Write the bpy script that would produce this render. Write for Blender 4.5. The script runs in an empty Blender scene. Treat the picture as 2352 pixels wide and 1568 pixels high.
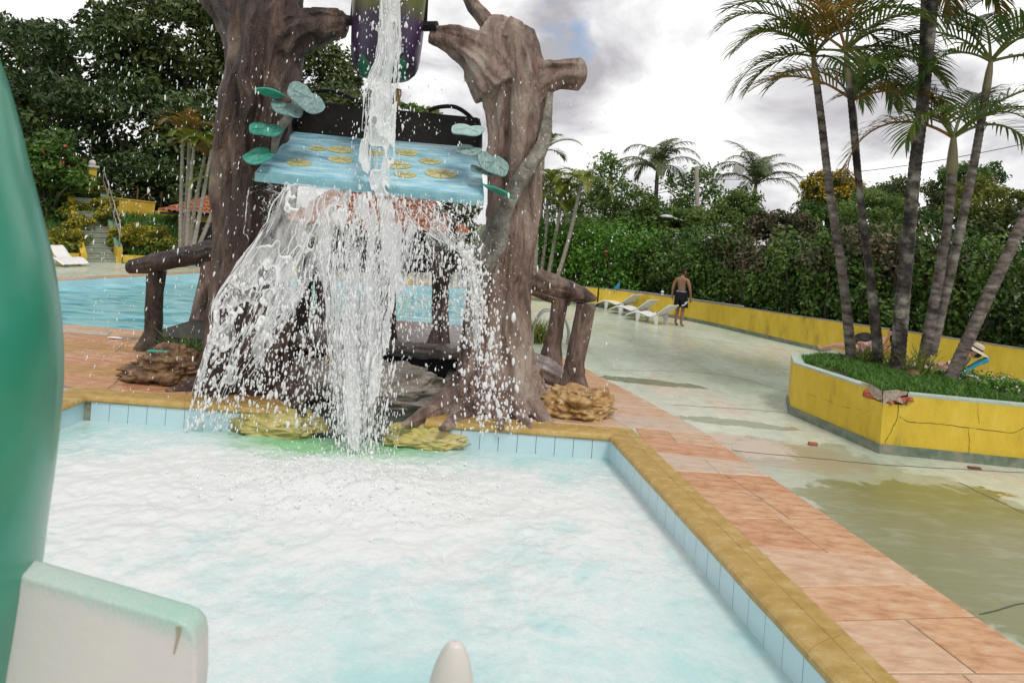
import bpy, bmesh, math, random
import numpy as np
from mathutils import Vector, Matrix
from mathutils.geometry import tessellate_polygon

random.seed(7)
RNG = np.random.default_rng(11)
SC = bpy.context.scene
COL = SC.collection
PI = math.pi

# ------------------------------------------------------------------ camera
ROLL = .075; FPX = 1568.0; PX, PY = 1176.0, 514.0; EYE = 2.74
cam_d = bpy.data.cameras.new('camera')
cam_d.sensor_fit = 'HORIZONTAL'; cam_d.sensor_width = 36.0; cam_d.lens = 24.0
cam_d.shift_y = -270.0/2352.0
cam_d.clip_start = .03; cam_d.clip_end = 2000
cam_d.dof.use_dof = True; cam_d.dof.focus_distance = 10.5; cam_d.dof.aperture_fstop = 6.3
cam = bpy.data.objects.new('camera', cam_d); COL.objects.link(cam)
_r = Vector((math.cos(ROLL), 0, math.sin(ROLL))); _u = Vector((-math.sin(ROLL), 0, math.cos(ROLL)))
cam.matrix_world = Matrix(((_r.x, _u.x, 0, 0), (0, 0, -1, 0), (_r.z, _u.z, 0, EYE), (0, 0, 0, 1)))
SC.camera = cam

# ------------------------------------------------------------------ sky and sun
SUN_EL, SUN_AZ = math.radians(58), math.radians(150)      # azimuth clockwise from +Y
w = bpy.data.worlds.new('World'); SC.world = w; w.use_nodes = True
nt = w.node_tree; nt.nodes.clear()
def _n(t, **k):
    n = nt.nodes.new(t)
    for a, b in k.items(): setattr(n, a, b)
    return n
wo = _n('ShaderNodeOutputWorld'); mixs = _n('ShaderNodeMixShader')
bg1 = _n('ShaderNodeBackground'); bg2 = _n('ShaderNodeBackground')
sky = _n('ShaderNodeTexSky'); sky.sky_type = 'NISHITA'; sky.sun_disc = False
sky.sun_elevation = SUN_EL; sky.sun_rotation = SUN_AZ
bg1.inputs['Strength'].default_value = .12
tc = _n('ShaderNodeTexCoord'); mp = _n('ShaderNodeMapping')
mp.inputs['Scale'].default_value = (1.0, 1.0, 1.9); mp.inputs['Location'].default_value = (.55, .2, .35)
nz = _n('ShaderNodeTexNoise'); nz.inputs['Scale'].default_value = 4.4; nz.inputs['Detail'].default_value = 7; nz.inputs['Roughness'].default_value = .55
nz.inputs['Distortion'].default_value = .35
rp = _n('ShaderNodeValToRGB')
rp.color_ramp.elements[0].position = .36; rp.color_ramp.elements[0].color = (.40, .39, .415, 1)
rp.color_ramp.elements[1].position = .58; rp.color_ramp.elements[1].color = (.95, .94, .93, 1)
e = rp.color_ramp.elements.new(.47); e.color = (.66, .65, .665, 1)
mp2 = _n('ShaderNodeMapping'); mp2.inputs['Scale'].default_value = (1, 1, 2.2); mp2.inputs['Location'].default_value = (3.1, 1.2, .6)
nz2 = _n('ShaderNodeTexNoise'); nz2.inputs['Scale'].default_value = 4.0; nz2.inputs['Detail'].default_value = 6
rp2 = _n('ShaderNodeValToRGB')
rp2.color_ramp.elements[0].position = .27; rp2.color_ramp.elements[0].color = (.25, .25, .25, 1)
rp2.color_ramp.elements[1].position = .36; rp2.color_ramp.elements[1].color = (1, 1, 1, 1)
L = nt.links.new
L(tc.outputs['Generated'], mp.inputs['Vector']); L(mp.outputs[0], nz.inputs['Vector']); L(nz.outputs['Fac'], rp.inputs['Fac'])
L(tc.outputs['Generated'], mp2.inputs['Vector']); L(mp2.outputs[0], nz2.inputs['Vector']); L(nz2.outputs['Fac'], rp2.inputs['Fac'])
L(sky.outputs[0], bg1.inputs['Color']); L(rp.outputs['Color'], bg2.inputs['Color']); bg2.inputs['Strength'].default_value = 1.0
gd = _n('ShaderNodeVectorMath', operation='DISTANCE'); _g = (Vector((0, 1, 0))+_r*((1330-PX)/FPX)+_u*((PY-75)/FPX)).normalized(); gd.inputs[1].default_value = _g
nrmv = _n('ShaderNodeVectorMath', operation='NORMALIZE'); L(tc.outputs['Generated'], nrmv.inputs[0]); L(nrmv.outputs[0], gd.inputs[0])
nz3 = _n('ShaderNodeTexNoise'); nz3.inputs['Scale'].default_value = 14; nz3.inputs['Detail'].default_value = 5; L(tc.outputs['Generated'], nz3.inputs['Vector'])
ga = _n('ShaderNodeMath', operation='MULTIPLY_ADD'); ga.inputs[1].default_value = .16; L(nz3.outputs['Fac'], ga.inputs[0]); L(gd.outputs['Value'], ga.inputs[2])
gm = _n('ShaderNodeMapRange'); gm.inputs[1].default_value = .088; gm.inputs[2].default_value = .118; gm.inputs[3].default_value = .05; L(ga.outputs[0], gm.inputs[0])
gx_ = _n('ShaderNodeMath', operation='MULTIPLY'); L(rp2.outputs['Color'], gx_.inputs[0]); L(gm.outputs[0], gx_.inputs[1]); L(gx_.outputs[0], mixs.inputs['Fac']); L(bg1.outputs[0], mixs.inputs[1]); L(bg2.outputs[0], mixs.inputs[2]); L(mixs.outputs[0], wo.inputs['Surface'])
sun_d = bpy.data.lights.new('sun', 'SUN'); sun_d.energy = 1.3; sun_d.angle = math.radians(14); sun_d.color = (1, .94, .86)
sun = bpy.data.objects.new('sun', sun_d); COL.objects.link(sun)
_sd = Vector((math.sin(SUN_AZ)*math.cos(SUN_EL), math.cos(SUN_AZ)*math.cos(SUN_EL), math.sin(SUN_EL)))
sun.rotation_euler = (-_sd).to_track_quat('-Z', 'Y').to_euler(); sun.location = (0, -5, 30)
SC.view_settings.view_transform = 'Standard'; SC.view_settings.look = 'None'
SC.view_settings.exposure = .28; SC.view_settings.gamma = 1.0
SC.render.engine = 'CYCLES'
SC.cycles.transparent_max_bounces = 24; SC.cycles.max_bounces = 12; SC.cycles.diffuse_bounces = 7

# ------------------------------------------------------------------ helpers: rays from measured picture points to real places
def ray(x, y):
    a = (x-PX)/FPX; b = (PY-y)/FPX
    return Vector((0, 1, 0)) + _r*a + _u*b
def at(x, y, D): return Vector((0, 0, EYE)) + ray(x, y)*D
def gr(x, y, z=0.0):
    v = ray(x, y); return Vector((0, 0, EYE)) + v*((z-EYE)/v.z)
def onplane(x, y, p0, n):
    v = ray(x, y); o = Vector((0, 0, EYE)); return o + v*((p0-o).dot(n)/v.dot(n))

# ------------------------------------------------------------------ numpy noise
def _hsh(ix, iy, iz, s):
    h = (ix.astype(np.uint32)*np.uint32(73856093)) ^ (iy.astype(np.uint32)*np.uint32(19349663)) ^ (iz.astype(np.uint32)*np.uint32(83492791)) ^ np.uint32((s*2654435761) & 0xffffffff)
    h = (h ^ (h >> np.uint32(13)))*np.uint32(1274126177); h = (h ^ (h >> np.uint32(15)))*np.uint32(2246822519)
    return (h ^ (h >> np.uint32(16))).astype(np.float64)/4294967295.0
def vnoise(p, s=0):
    p = np.asarray(p, float); i = np.floor(p).astype(np.int64); f = p-i; f = f*f*f*(f*(f*6-15)+10)
    r = 0
    for a in (0, 1):
        for b in (0, 1):
            for c in (0, 1):
                wgt = (f[..., 0] if a else 1-f[..., 0])*(f[..., 1] if b else 1-f[..., 1])*(f[..., 2] if c else 1-f[..., 2])
                r = r + wgt*_hsh(i[..., 0]+a, i[..., 1]+b, i[..., 2]+c, s)
    return r
def fbm(p, s=0, o=4):
    p = np.asarray(p, float); r = 0; a = .5; t = 0
    for k in range(o):
        r = r + a*vnoise(p*(2.03**k), s+k); t += a; a *= .5
    return r/t

# ------------------------------------------------------------------ mesh helpers
def np_mesh(name, V, F, attrs=None, smooth=True):
    V = np.asarray(V, np.float32); F = np.asarray(F, np.int32); k = F.shape[1]
    me = bpy.data.meshes.new(name)
    me.vertices.add(len(V)); me.vertices.foreach_set('co', V.ravel())
    me.loops.add(F.size); me.loops.foreach_set('vertex_index', F.ravel())
    me.polygons.add(len(F)); me.polygons.foreach_set('loop_start', np.arange(0, F.size, k, dtype=np.int32))
    me.polygons.foreach_set('use_smooth', np.full(len(F), smooth))
    me.update(calc_edges=True)
    for a, arr in (attrs or {}).items():
        at_ = me.attributes.new(a, 'FLOAT', 'POINT'); at_.data.foreach_set('value', np.asarray(arr, np.float32))
    return me
def link(name, me, m=None, parent=None, loc=None, rot=None):
    o = bpy.data.objects.new(name, me); COL.objects.link(o)
    if m is not None and me is not None and not me.materials: me.materials.append(m)
    if parent is not None: o.parent = parent
    if loc is not None: o.location = loc
    if rot is not None: o.rotation_euler = rot
    return o
def tag(o, label=None, cat=None, group=None, kind=None):
    if label: o['label'] = label
    if cat: o['category'] = cat
    if group: o['group'] = group
    if kind: o['kind'] = kind
    return o
def thing(name, label, cat, loc=(0, 0, 0), rz=0, group=None):
    o = bpy.data.objects.new(name, None); COL.objects.link(o); o.location = loc; o.rotation_euler = (0, 0, rz); o.empty_display_size = .2
    return tag(o, label, cat, group)
def copy_tree(o, parent=None):
    c = o.copy(); COL.objects.link(c); c.parent = parent
    for ch in list(o.children): copy_tree(ch, c)
    return c
class MB:
    def __init__(s): s.v = []; s.f = []
    def add(s, V, F):
        b = len(s.v); s.v += [tuple(p) for p in V]; s.f += [tuple(i+b for i in q) for q in F]; return s
    def box(s, c, d, rz=0, M=None):
        x, y, z = d[0]/2, d[1]/2, d[2]/2
        P = [Vector((a, b, e)) for e in (-z, z) for a, b in ((-x, -y), (x, -y), (x, y), (-x, y))]
        R = M if M is not None else Matrix.Rotation(rz, 3, 'Z')
        return s.add([R @ p + Vector(c) for p in P], [(3, 2, 1, 0), (4, 5, 6, 7), (0, 1, 5, 4), (1, 2, 6, 5), (2, 3, 7, 6), (3, 0, 4, 7)])
    def beam(s, a, b, wd, h):
        a = Vector(a); b = Vector(b); d = (b-a); q = d.to_track_quat('X', 'Z').to_matrix()
        return s.box((a+b)/2, (d.length, wd, h), M=q)
    def prism(s, poly, z0, z1):
        n = len(poly); V = [(p[0], p[1], z0) for p in poly]+[(p[0], p[1], z1) for p in poly]
        return s.add(V, [tuple(range(n))[::-1], tuple(range(n, 2*n))]+[(i, (i+1) % n, n+(i+1) % n, n+i) for i in range(n)])
    def tube(s, pts, rad, n=8, cap=True):
        pts = [Vector(p) for p in pts]; k = len(pts)
        if not hasattr(rad, '__len__'): rad = [rad]*k
        V = []; F = []; up = None
        for i, p in enumerate(pts):
            t = (pts[min(i+1, k-1)]-pts[max(i-1, 0)]).normalized()
            if up is None: up = Vector((1, 0, 0)) if abs(t.x) < .8 else Vector((0, 1, 0))
            up = (up-t*up.dot(t)).normalized(); sd = t.cross(up)
            for j in range(n):
                a = 2*PI*j/n; V.append(p+(up*math.cos(a)+sd*math.sin(a))*rad[i])
        for i in range(k-1):
            for j in range(n): F.append((i*n+j, i*n+(j+1) % n, (i+1)*n+(j+1) % n, (i+1)*n+j))
        if cap: F += [tuple(range(n))[::-1], tuple(range((k-1)*n, k*n))]
        return s.add(V, F)
    def lathe(s, prof, n=24, c=(0, 0, 0)):
        V = []; F = []; k = len(prof)
        for r, z in prof:
            for j in range(n): a = 2*PI*j/n; V.append((c[0]+r*math.cos(a), c[1]+r*math.sin(a), c[2]+z))
        for i in range(k-1):
            for j in range(n): F.append((i*n+j, i*n+(j+1) % n, (i+1)*n+(j+1) % n, (i+1)*n+j))
        return s.add(V, F)
    def mesh(s, name, smooth=False):
        me = bpy.data.meshes.new(name); me.from_pydata(s.v, [], s.f); me.update()
        me.polygons.foreach_set('use_smooth', [smooth]*len(me.polygons))
        return me
    def build(s, name, m, parent=None, smooth=False, bevel=0, loc=None, rot=None):
        me = s.mesh(name, smooth)
        bm = bmesh.new(); bm.from_mesh(me); bmesh.ops.recalc_face_normals(bm, faces=bm.faces)
        if bevel: bmesh.ops.bevel(bm, geom=bm.edges[:], offset=bevel, segments=2, affect='EDGES', profile=.6)
        bm.to_mesh(me); bm.free()
        if bevel: me.polygons.foreach_set('use_smooth', [True]*len(me.polygons)); 
        o = link(name, me, m, parent, loc, rot)
        return o
def catmull(P, per=8):
    P = [np.array(p, float) for p in P]; P = [2*P[0]-P[1]]+P+[2*P[-1]-P[-2]]; out = []
    for i in range(1, len(P)-2):
        a, b, c, d = P[i-1:i+3]
        for k in range(per):
            t = k/per
            out.append(.5*(2*b+(c-a)*t+(2*a-5*b+4*c-d)*t*t+(-a+3*b-3*c+d)*t**3))
    out.append(P[-2]); return np.array(out)
def loft_np(path, rad, nth=48, amp=.12, seed=0, vs=.6, hs=3.0, flat=1.0):
    """rugged log: rings along a path, furrows running along it"""
    path = np.asarray(path); rad = np.asarray(rad); k = len(path)
    T = np.gradient(path, axis=0); T /= np.linalg.norm(T, axis=1)[:, None]
    up = np.array([1., 0, 0]) if abs(T[0][0]) < .8 else np.array([0, 1., 0]); U = []; W = []
    for t in T:
        up = up-t*up.dot(t); up /= np.linalg.norm(up); U.append(up.copy()); W.append(np.cross(t, up))
    U = np.array(U); W = np.array(W)
    th = np.linspace(0, 2*PI, nth, endpoint=False); c = np.cos(th); s_ = np.sin(th)
    sl = np.concatenate([[0], np.cumsum(np.linalg.norm(np.diff(path, axis=0), axis=1))])
    warp = fbm(np.stack(np.broadcast_arrays(c[None]*1.2, s_[None]*1.2, sl[:, None]*.9), -1)+seed*7.1, seed+50, 3)-.5
    th2 = th[None]+warp*.9
    Q = np.stack(np.broadcast_arrays(np.cos(th2)*hs, np.sin(th2)*hs, sl[:, None]*vs), -1)+seed*3.7
    n1 = 1-np.abs(2*fbm(Q, seed, 2)-1)*2.0
    Q2 = np.stack(np.broadcast_arrays(np.cos(th2)*hs*2.6, np.sin(th2)*hs*2.6, sl[:, None]*vs*2.2), -1)+seed*1.3
    n2 = fbm(Q2, seed+9, 3)-.5
    big = fbm(np.stack(np.broadcast_arrays(c[None]*.8, s_[None]*.8, sl[:, None]*.8), -1)+seed*5, seed+21, 2)-.5
    R = rad[:, None]*(1+amp*(n1-.75)+amp*1.1*n2+.25*big)
    V = path[:, None]+U[:, None]*(R*c)[..., None]+W[:, None]*(R*s_*flat)[..., None]
    V = V.reshape(-1, 3); idx = np.arange(k*nth).reshape(k, nth)
    F = np.stack([idx[:-1], np.roll(idx, -1, 1)[:-1], np.roll(idx, -1, 1)[1:], idx[1:]], -1).reshape(-1, 4)
    # caps
    V = np.vstack([V, path[0]-T[0]*rad[0]*.15, path[-1]+T[-1]*rad[-1]*.15]); a, b = len(V)-2, len(V)-1
    i0 = idx[0]; i1 = idx[-1]
    F = np.vstack([F, np.stack([np.full(nth, a), np.roll(i0, -1), i0, i0], -1)[:, [0, 1, 2, 2]], np.stack([np.full(nth, b), i1, np.roll(i1, -1), np.roll(i1, -1)], -1)])
    return V, F
def add_np(me_parts):
    V = []; F = []; b = 0
    for v, f in me_parts: V.append(v); F.append(f+b); b += len(v)
    return np.vstack(V), np.vstack(F)
def clean_np(name, V, F, smooth=True):
    """from numpy quads where the last two indices may repeat (triangles)"""
    me = bpy.data.meshes.new(name); fl = [tuple(q) if q[2] != q[3] else tuple(q[:3]) for q in F.tolist()]
    me.from_pydata(V.tolist(), [], fl); me.update(); me.polygons.foreach_set('use_smooth', [smooth]*len(fl)); return me
def evaluated(me, mods):
    o = bpy.data.objects.new('tmp', me); COL.objects.link(o)
    for t, kw in mods:
        m = o.modifiers.new(t, t)
        for a, b in kw.items(): setattr(m, a, b)
    dg = bpy.context.evaluated_depsgraph_get(); dg.update()
    r = bpy.data.meshes.new_from_object(o.evaluated_get(dg)); bpy.data.objects.remove(o); return r
def sculpt(name, parts, voxel, it=2):
    """fuse overlapping rugged pieces into one continuous surface"""
    V, F = add_np(parts); me = clean_np(name, V, F)
    r = evaluated(me, [('REMESH', dict(mode='VOXEL', voxel_size=voxel, use_smooth_shade=True)), ('SMOOTH', dict(factor=.5, iterations=it))])
    r.polygons.foreach_set('use_smooth', [True]*len(r.polygons)); r.name = name; return r
def skin(verts, edges, radii, root=0, sub=2):
    me = bpy.data.meshes.new('skin'); me.from_pydata(verts, edges, []); me.update()
    o = bpy.data.objects.new('tmp', me); COL.objects.link(o); o.modifiers.new('s', 'SKIN').use_smooth_shade = True
    for i, r in enumerate(radii):
        d = me.skin_vertices[0].data[i]; d.radius = (r, r) if not hasattr(r, '__len__') else r; d.use_root = (i == root)
    m = o.modifiers.new('u', 'SUBSURF'); m.levels = sub; m.render_levels = sub
    dg = bpy.context.evaluated_depsgraph_get(); dg.update()
    r = bpy.data.meshes.new_from_object(o.evaluated_get(dg)); bpy.data.objects.remove(o)
    r.polygons.foreach_set('use_smooth', [True]*len(r.polygons)); return r

# ------------------------------------------------------------------ materials
def mat(name, stops, rough=.6, scale=4.0, detail=5, bump=0.0, bscale=30.0, stretch=(1, 1, 1), metallic=0, spec=.5, attr=None, transl=0.0, rvar=0.0, coat=0.0, distort=0.0, rampw=None, bark=False):
    m = bpy.data.materials.new(name); m.use_nodes = True; n = m.node_tree; b = n.nodes['Principled BSDF']; out = n.nodes['Material Output']
    N = n.nodes.new; K = n.links.new
    b.inputs['Roughness'].default_value = rough; b.inputs['Metallic'].default_value = metallic; b.inputs['Specular IOR Level'].default_value = spec
    if coat: b.inputs['Coat Weight'].default_value = coat; b.inputs['Coat Roughness'].default_value = .15
    t = N('ShaderNodeTexCoord'); mpn = N('ShaderNodeMapping'); mpn.inputs['Scale'].default_value = stretch; K(t.outputs['Object'], mpn.inputs[0])
    fac = None
    if len(stops) == 1: b.inputs['Base Color'].default_value = (*stops[0], 1); colout = None
    else:
        r = N('ShaderNodeValToRGB'); els = r.color_ramp.elements
        pos = rampw or [.3+.4*i/(len(stops)-1) for i in range(len(stops))]
        if attr and not rampw: pos = [i/(len(stops)-1) for i in range(len(stops))]
        els[0].position = pos[0]; els[0].color = (*stops[0], 1); els[1].position = pos[-1]; els[1].color = (*stops[-1], 1)
        for p, c in list(zip(pos, stops))[1:-1]: q = els.new(p); q.color = (*c, 1)
        if attr:
            a = N('ShaderNodeAttribute'); a.attribute_name = attr; fac = a.outputs['Fac']
        else:
            z = N('ShaderNodeTexNoise'); z.inputs['Scale'].default_value = scale; z.inputs['Detail'].default_value = detail; z.inputs['Roughness'].default_value = .62; z.inputs['Distortion'].default_value = distort
            K(mpn.outputs[0], z.inputs['Vector']); fac = z.outputs['Fac']
        K(fac, r.inputs['Fac']); K(r.outputs['Color'], b.inputs['Base Color']); colout = r.outputs['Color']
        if rvar:
            mm = N('ShaderNodeMath'); mm.operation = 'MULTIPLY_ADD'; mm.inputs[1].default_value = rvar; mm.inputs[2].default_value = rough-rvar/2; K(fac, mm.inputs[0]); K(mm.outputs[0], b.inputs['Roughness'])
    if bump:
        z = N('ShaderNodeTexNoise'); z.inputs['Scale'].default_value = bscale; z.inputs['Detail'].default_value = 6; z.inputs['Roughness'].default_value = .65; K(mpn.outputs[0], z.inputs['Vector'])
        bp = N('ShaderNodeBump'); bp.inputs['Strength'].default_value = bump; bp.inputs['Distance'].default_value = .02; K(z.outputs['Fac'], bp.inputs['Height']); K(bp.outputs[0], b.inputs['Normal'])
        if bark:
            z3 = N('ShaderNodeTexNoise'); z3.inputs['Scale'].default_value = 9; z3.inputs['Detail'].default_value = 4; z3.inputs['Distortion'].default_value = .8; K(mpn.outputs[0], z3.inputs['Vector'])
            z4 = N('ShaderNodeTexNoise'); z4.inputs['Scale'].default_value = 55; z4.inputs['Detail'].default_value = 3; K(t.outputs['Object'], z4.inputs['Vector'])
            a1 = N('ShaderNodeMath'); a1.operation = 'MULTIPLY_ADD'; a1.inputs[1].default_value = .22; K(z4.outputs['Fac'], a1.inputs[0]); K(z3.outputs['Fac'], a1.inputs[2]); a2 = N('ShaderNodeMath'); a2.operation = 'MULTIPLY_ADD'; a2.inputs[1].default_value = .45; K(z.outputs['Fac'], a2.inputs[0]); K(a1.outputs[0], a2.inputs[2])
            K(a2.outputs[0], bp.inputs['Height']); bp.inputs['Strength'].default_value = 1.0; bp.inputs['Distance'].default_value = .085
    if transl:
        tr = N('ShaderNodeBsdfTranslucent'); ms = N('ShaderNodeMixShader'); ms.inputs[0].default_value = transl
        if colout: K(colout, tr.inputs['Color'])
        else: tr.inputs['Color'].default_value = (*stops[0], 1)
        K(b.outputs[0], ms.inputs[1]); K(tr.outputs[0], ms.inputs[2]); K(ms.outputs[0], out.inputs['Surface'])
    return m
M = {}
def nodes_of(m): return m.node_tree, m.node_tree.nodes['Principled BSDF']
M['yellow'] = mat('yellow_paint', [(.40, .30, .05), (.62, .43, .03), (.68, .49, .04), (.74, .56, .09)], .55, 2.2, 12, .45, 40, stretch=(1.5, 1.5, .55), rampw=[.32, .42, .55, .72])
M['yellow_far'] = mat('yellow_paint_rough', [(.50, .33, .03), (.68, .46, .05)], .75, 2.5, 6, .5, 14)
M['skirt'] = mat('green_skirting', [(.10, .13, .09), (.17, .22, .16), (.30, .26, .2)], .7, 6, 6, .4, 30)
M['greenrim'] = mat('pale_green_paint', [(.33, .42, .36), (.45, .53, .46)], .7, 5, 5, .3, 30)
M['bark'] = mat('painted_concrete_bark', [(.016, .010, .008), (.060, .035, .027), (.12, .072, .056), (.27, .21, .16)], .38, 2.6, 11, .9, 26, stretch=(1, 1, .3), rampw=[.34, .46, .57, .70], rvar=.25, distort=.8, bark=True)
M['bark_pale'] = mat('pale_concrete_bark', [(.05, .030, .024), (.21, .133, .108), (.35, .262, .218), (.50, .44, .37)], .45, 2.6, 11, .9, 26, stretch=(1, 1, .3), rampw=[.34, .45, .57, .70], rvar=.25, distort=.8, bark=True)
M['log'] = mat('brown_log_concrete', [(.012, .008, .007), (.032, .020, .016), (.07, .048, .038), (.22, .13, .035)], .5, 5, 8, .9, 30, stretch=(1, 1, .3), rampw=[.34, .47, .6, .74], bark=True)
M['log_pale'] = mat('weathered_log_concrete', [(.035, .021, .018), (.13, .082, .064), (.26, .19, .16), (.36, .23, .08)], .55, 5, 8, .9, 30, stretch=(1, 1, .3), rampw=[.34, .46, .6, .74], bark=True)
M['vine'] = mat('grey_vine_concrete', [(.12, .10, .085), (.26, .235, .2), (.42, .38, .33)], .7, 5, 7, .9, 30, rampw=[.35, .5, .66], bark=True)
M['under_deck_shade'] = mat('shade_dark_concrete', [(.008, .008, .008), (.03, .025, .022), (.08, .06, .055)], .5, 4, 7, .8, 20)  # concrete made near-black to carry the shade under the bridge
M['deckslab'] = mat('wet_bridge_deck', [(.10, .075, .07), (.2, .16, .15), (.3, .26, .25)], .25, 5, 6, .5, 20)
M['rock'] = mat('brown_rock', [(.05, .025, .012), (.16, .085, .035), (.30, .19, .10)], .5, 7, 10, 1, 22, rampw=[.34, .5, .66])
M['rock_ochre'] = mat('ochre_rock', [(.16, .08, .03), (.42, .24, .075), (.58, .42, .22)], .45, 6, 10, 1, 22, rampw=[.34, .48, .66])
M['rock_grey'] = mat('grey_rock', [(.14, .12, .10), (.36, .32, .27), (.58, .52, .44)], .4, 5, 9, 1, 16, stretch=(.4, 1, 1))
M['rock_yel'] = mat('yellow_rock', [(.24, .25, .12), (.50, .43, .13), (.55, .48, .26)], .45, 3, 6, .7, 16)
M['tile'] = mat('pool_tile', [(.48, .66, .71), (.56, .73, .77)], .15, 1.5, 3, .05, 10)
M['grout'] = mat('pool_wall_grout', [(.18, .17, .1), (.32, .33, .26)], .8, 8, 5)
M['coping'] = mat('sandstone_coping', [(.46, .28, .065), (.56, .365, .105), (.62, .45, .18)], .24, 5, 12, .9, 80, stretch=(1, 1.6, 1), rvar=.4, rampw=[.34, .5, .66], spec=.6)
slabs = [[(.44, .21, .11), (.60, .34, .19), (.64, .45, .31)], [(.50, .29, .18), (.62, .40, .26), (.66, .50, .39)], [(.40, .18, .09), (.57, .29, .155), (.63, .41, .26)],
         [(.50, .36, .27), (.60, .46, .36), (.62, .5, .42)], [(.36, .19, .10), (.50, .27, .10), (.6, .36, .14)]]
for i, s_ in enumerate(slabs): M['slab%d' % i] = mat('flagstone', s_, .15, 4, 12, .5, 36, stretch=(1, 2.6, 1), rvar=.45, distort=.4, rampw=[.34, .5, .68], spec=.6)
M['white_plastic'] = mat('white_plastic', [(.72, .71, .69), (.80, .79, .77)], .4, 6, 4)
M['metal_grey'] = mat('galvanised_metal', [(.35, .34, .33), (.5, .49, .47)], .4, 12, 4, metallic=.6)
M['rust'] = mat('rusty_iron', [(.10, .035, .02), (.22, .09, .05)], .8, 20, 4)
M['tray'] = mat('blue_painted_board', [(.12, .30, .40), (.26, .52, .64), (.40, .64, .73), (.62, .77, .80)], .25, 4.5, 10, .35, 35, stretch=(.5, 2.2, 2.2), rampw=[.30, .44, .58, .74], rvar=.25)
M['tray_edge'] = mat('teal_board_edge', [(.16, .36, .42), (.26, .50, .56)], .35, 6, 6, .3, 30)
M['black'] = mat('black_board', [(.008, .007, .007), (.025, .019, .018)], .5, 6, 6, .4, 30, spec=.25)
M['pad'] = mat('ochre_lily_pad', [(.34, .36, .15), (.56, .50, .24), (.64, .59, .38)], .4, 7, 6, .4, 40)
M['leafdisc'] = mat('jade_painted_leaf', [(.015, .17, .12), (.04, .27, .20), (.10, .38, .30)], .35, 6, 6, .5, 40, stretch=(3, 1, 1))
M['leafdisc_pale'] = mat('faded_jade_leaf', [(.10, .20, .19), (.20, .32, .31), (.36, .48, .47)], .35, 7, 6, .5, 40, stretch=(3, 1, 1))
M['leafdisc_mint'] = mat('mint_painted_leaf', [(.26, .42, .40), (.46, .62, .60)], .35, 7, 6, .4, 40, stretch=(3, 1, 1))
M['jadeline'] = mat('bright_jade_paint', [(.02, .30, .20), (.05, .42, .30)], .35, 7, 4)
M['frond'] = mat('palm_frond', [(.17, .19, .03), (.07, .14, .025), (.035, .09, .02)], .38, attr='rnd', transl=.22)
M['frond_rust'] = mat('palm_frond_rust', [(.34, .16, .03), (.22, .15, .03), (.09, .13, .025)], .4, attr='rnd', transl=.25)
M['frond_lime'] = mat('palm_frond_lime', [(.30, .26, .03), (.16, .22, .03), (.08, .16, .025)], .45, attr='rnd', transl=.3)
M['frond_queen'] = mat('palm_frond_grey_green', [(.16, .17, .06), (.08, .13, .04), (.05, .09, .03)], .45, attr='rnd', transl=.25)
M['trunk'] = mat('palm_trunk', [(.03, .024, .02), (.12, .095, .08), (.19, .165, .145), (.32, .29, .26)], .85, 6, 8, .9, 30, stretch=(.7, .7, 1.6), rampw=[.36, .46, .56, .68])
M['trunk_dark'] = mat('palm_trunk_mossy', [(.008, .007, .006), (.032, .026, .022), (.10, .088, .075), (.27, .26, .22)], .85, 4.2, 8, .9, 30, stretch=(.8, .8, .9), rampw=[.40, .47, .55, .66])
M['trunk_pale'] = mat('palm_trunk_pale', [(.24, .2, .16), (.40, .36, .3)], .85, 4, 6, .6, 22, stretch=(.7, .7, 3))
M['shaft'] = mat('palm_crownshaft', [(.16, .15, .07), (.30, .25, .15)], .5, 3, 5, .2, 20, stretch=(1, 1, .4))
M['wood'] = mat('tree_wood', [(.03, .022, .016), (.09, .07, .05)], .9, 5, 6, .6, 20)
M['lf_dark'] = mat('dark_foliage', [(.012, .030, .007), (.028, .062, .012), (.058, .10, .018), (.11, .15, .03)], .5, attr='rnd', transl=.15)
M['lf_olive'] = mat('olive_foliage', [(.022, .038, .008), (.045, .075, .014), (.085, .115, .022), (.15, .17, .045)], .5, attr='rnd', transl=.18)
M['lf_hedge'] = mat('hedge_foliage', [(.022, .048, .008), (.048, .108, .014), (.09, .18, .022), (.18, .28, .045)], .42, attr='rnd', transl=.18)
M['lf_bright'] = mat('bright_foliage', [(.04, .12, .012), (.08, .22, .018), (.14, .31, .03), (.22, .38, .06)], .42, attr='rnd', transl=.25)
M['lf_bronze'] = mat('bronze_foliage', [(.03, .032, .012), (.055, .065, .02), (.12, .095, .045), (.22, .16, .10)], .5, attr='rnd', transl=.15)
M['lf_light'] = mat('light_foliage', [(.05, .11, .02), (.09, .17, .03), (.15, .24, .045), (.26, .33, .10)], .42, attr='rnd', transl=.4)
M['lf_yellow'] = mat('yellow_green_foliage', [(.06, .09, .01), (.17, .18, .012), (.36, .31, .02), (.52, .42, .03)], .5, attr='rnd', transl=.2)
M['lf_lime'] = mat('lime_foliage', [(.05, .09, .015), (.13, .17, .02), (.24, .25, .035), (.33, .33, .06)], .5, attr='rnd', transl=.25)
M['blossom'] = mat('yellow_blossom', [(.30, .20, .01), (.55, .36, .02), (.65, .45, .03)], .6, attr='rnd', transl=.2)
M['red_flower'] = mat('red_flower', [(.5, .02, .03), (.65, .05, .06)], .6, attr='rnd')
M['grass'] = mat('lawn_grass', [(.03, .10, .010), (.07, .19, .018), (.15, .29, .04)], .5, attr='rnd', transl=.2)
M['grassy'] = mat('variegated_grass', [(.12, .18, .03), (.30, .32, .06)], .5, attr='rnd', transl=.2)
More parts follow.
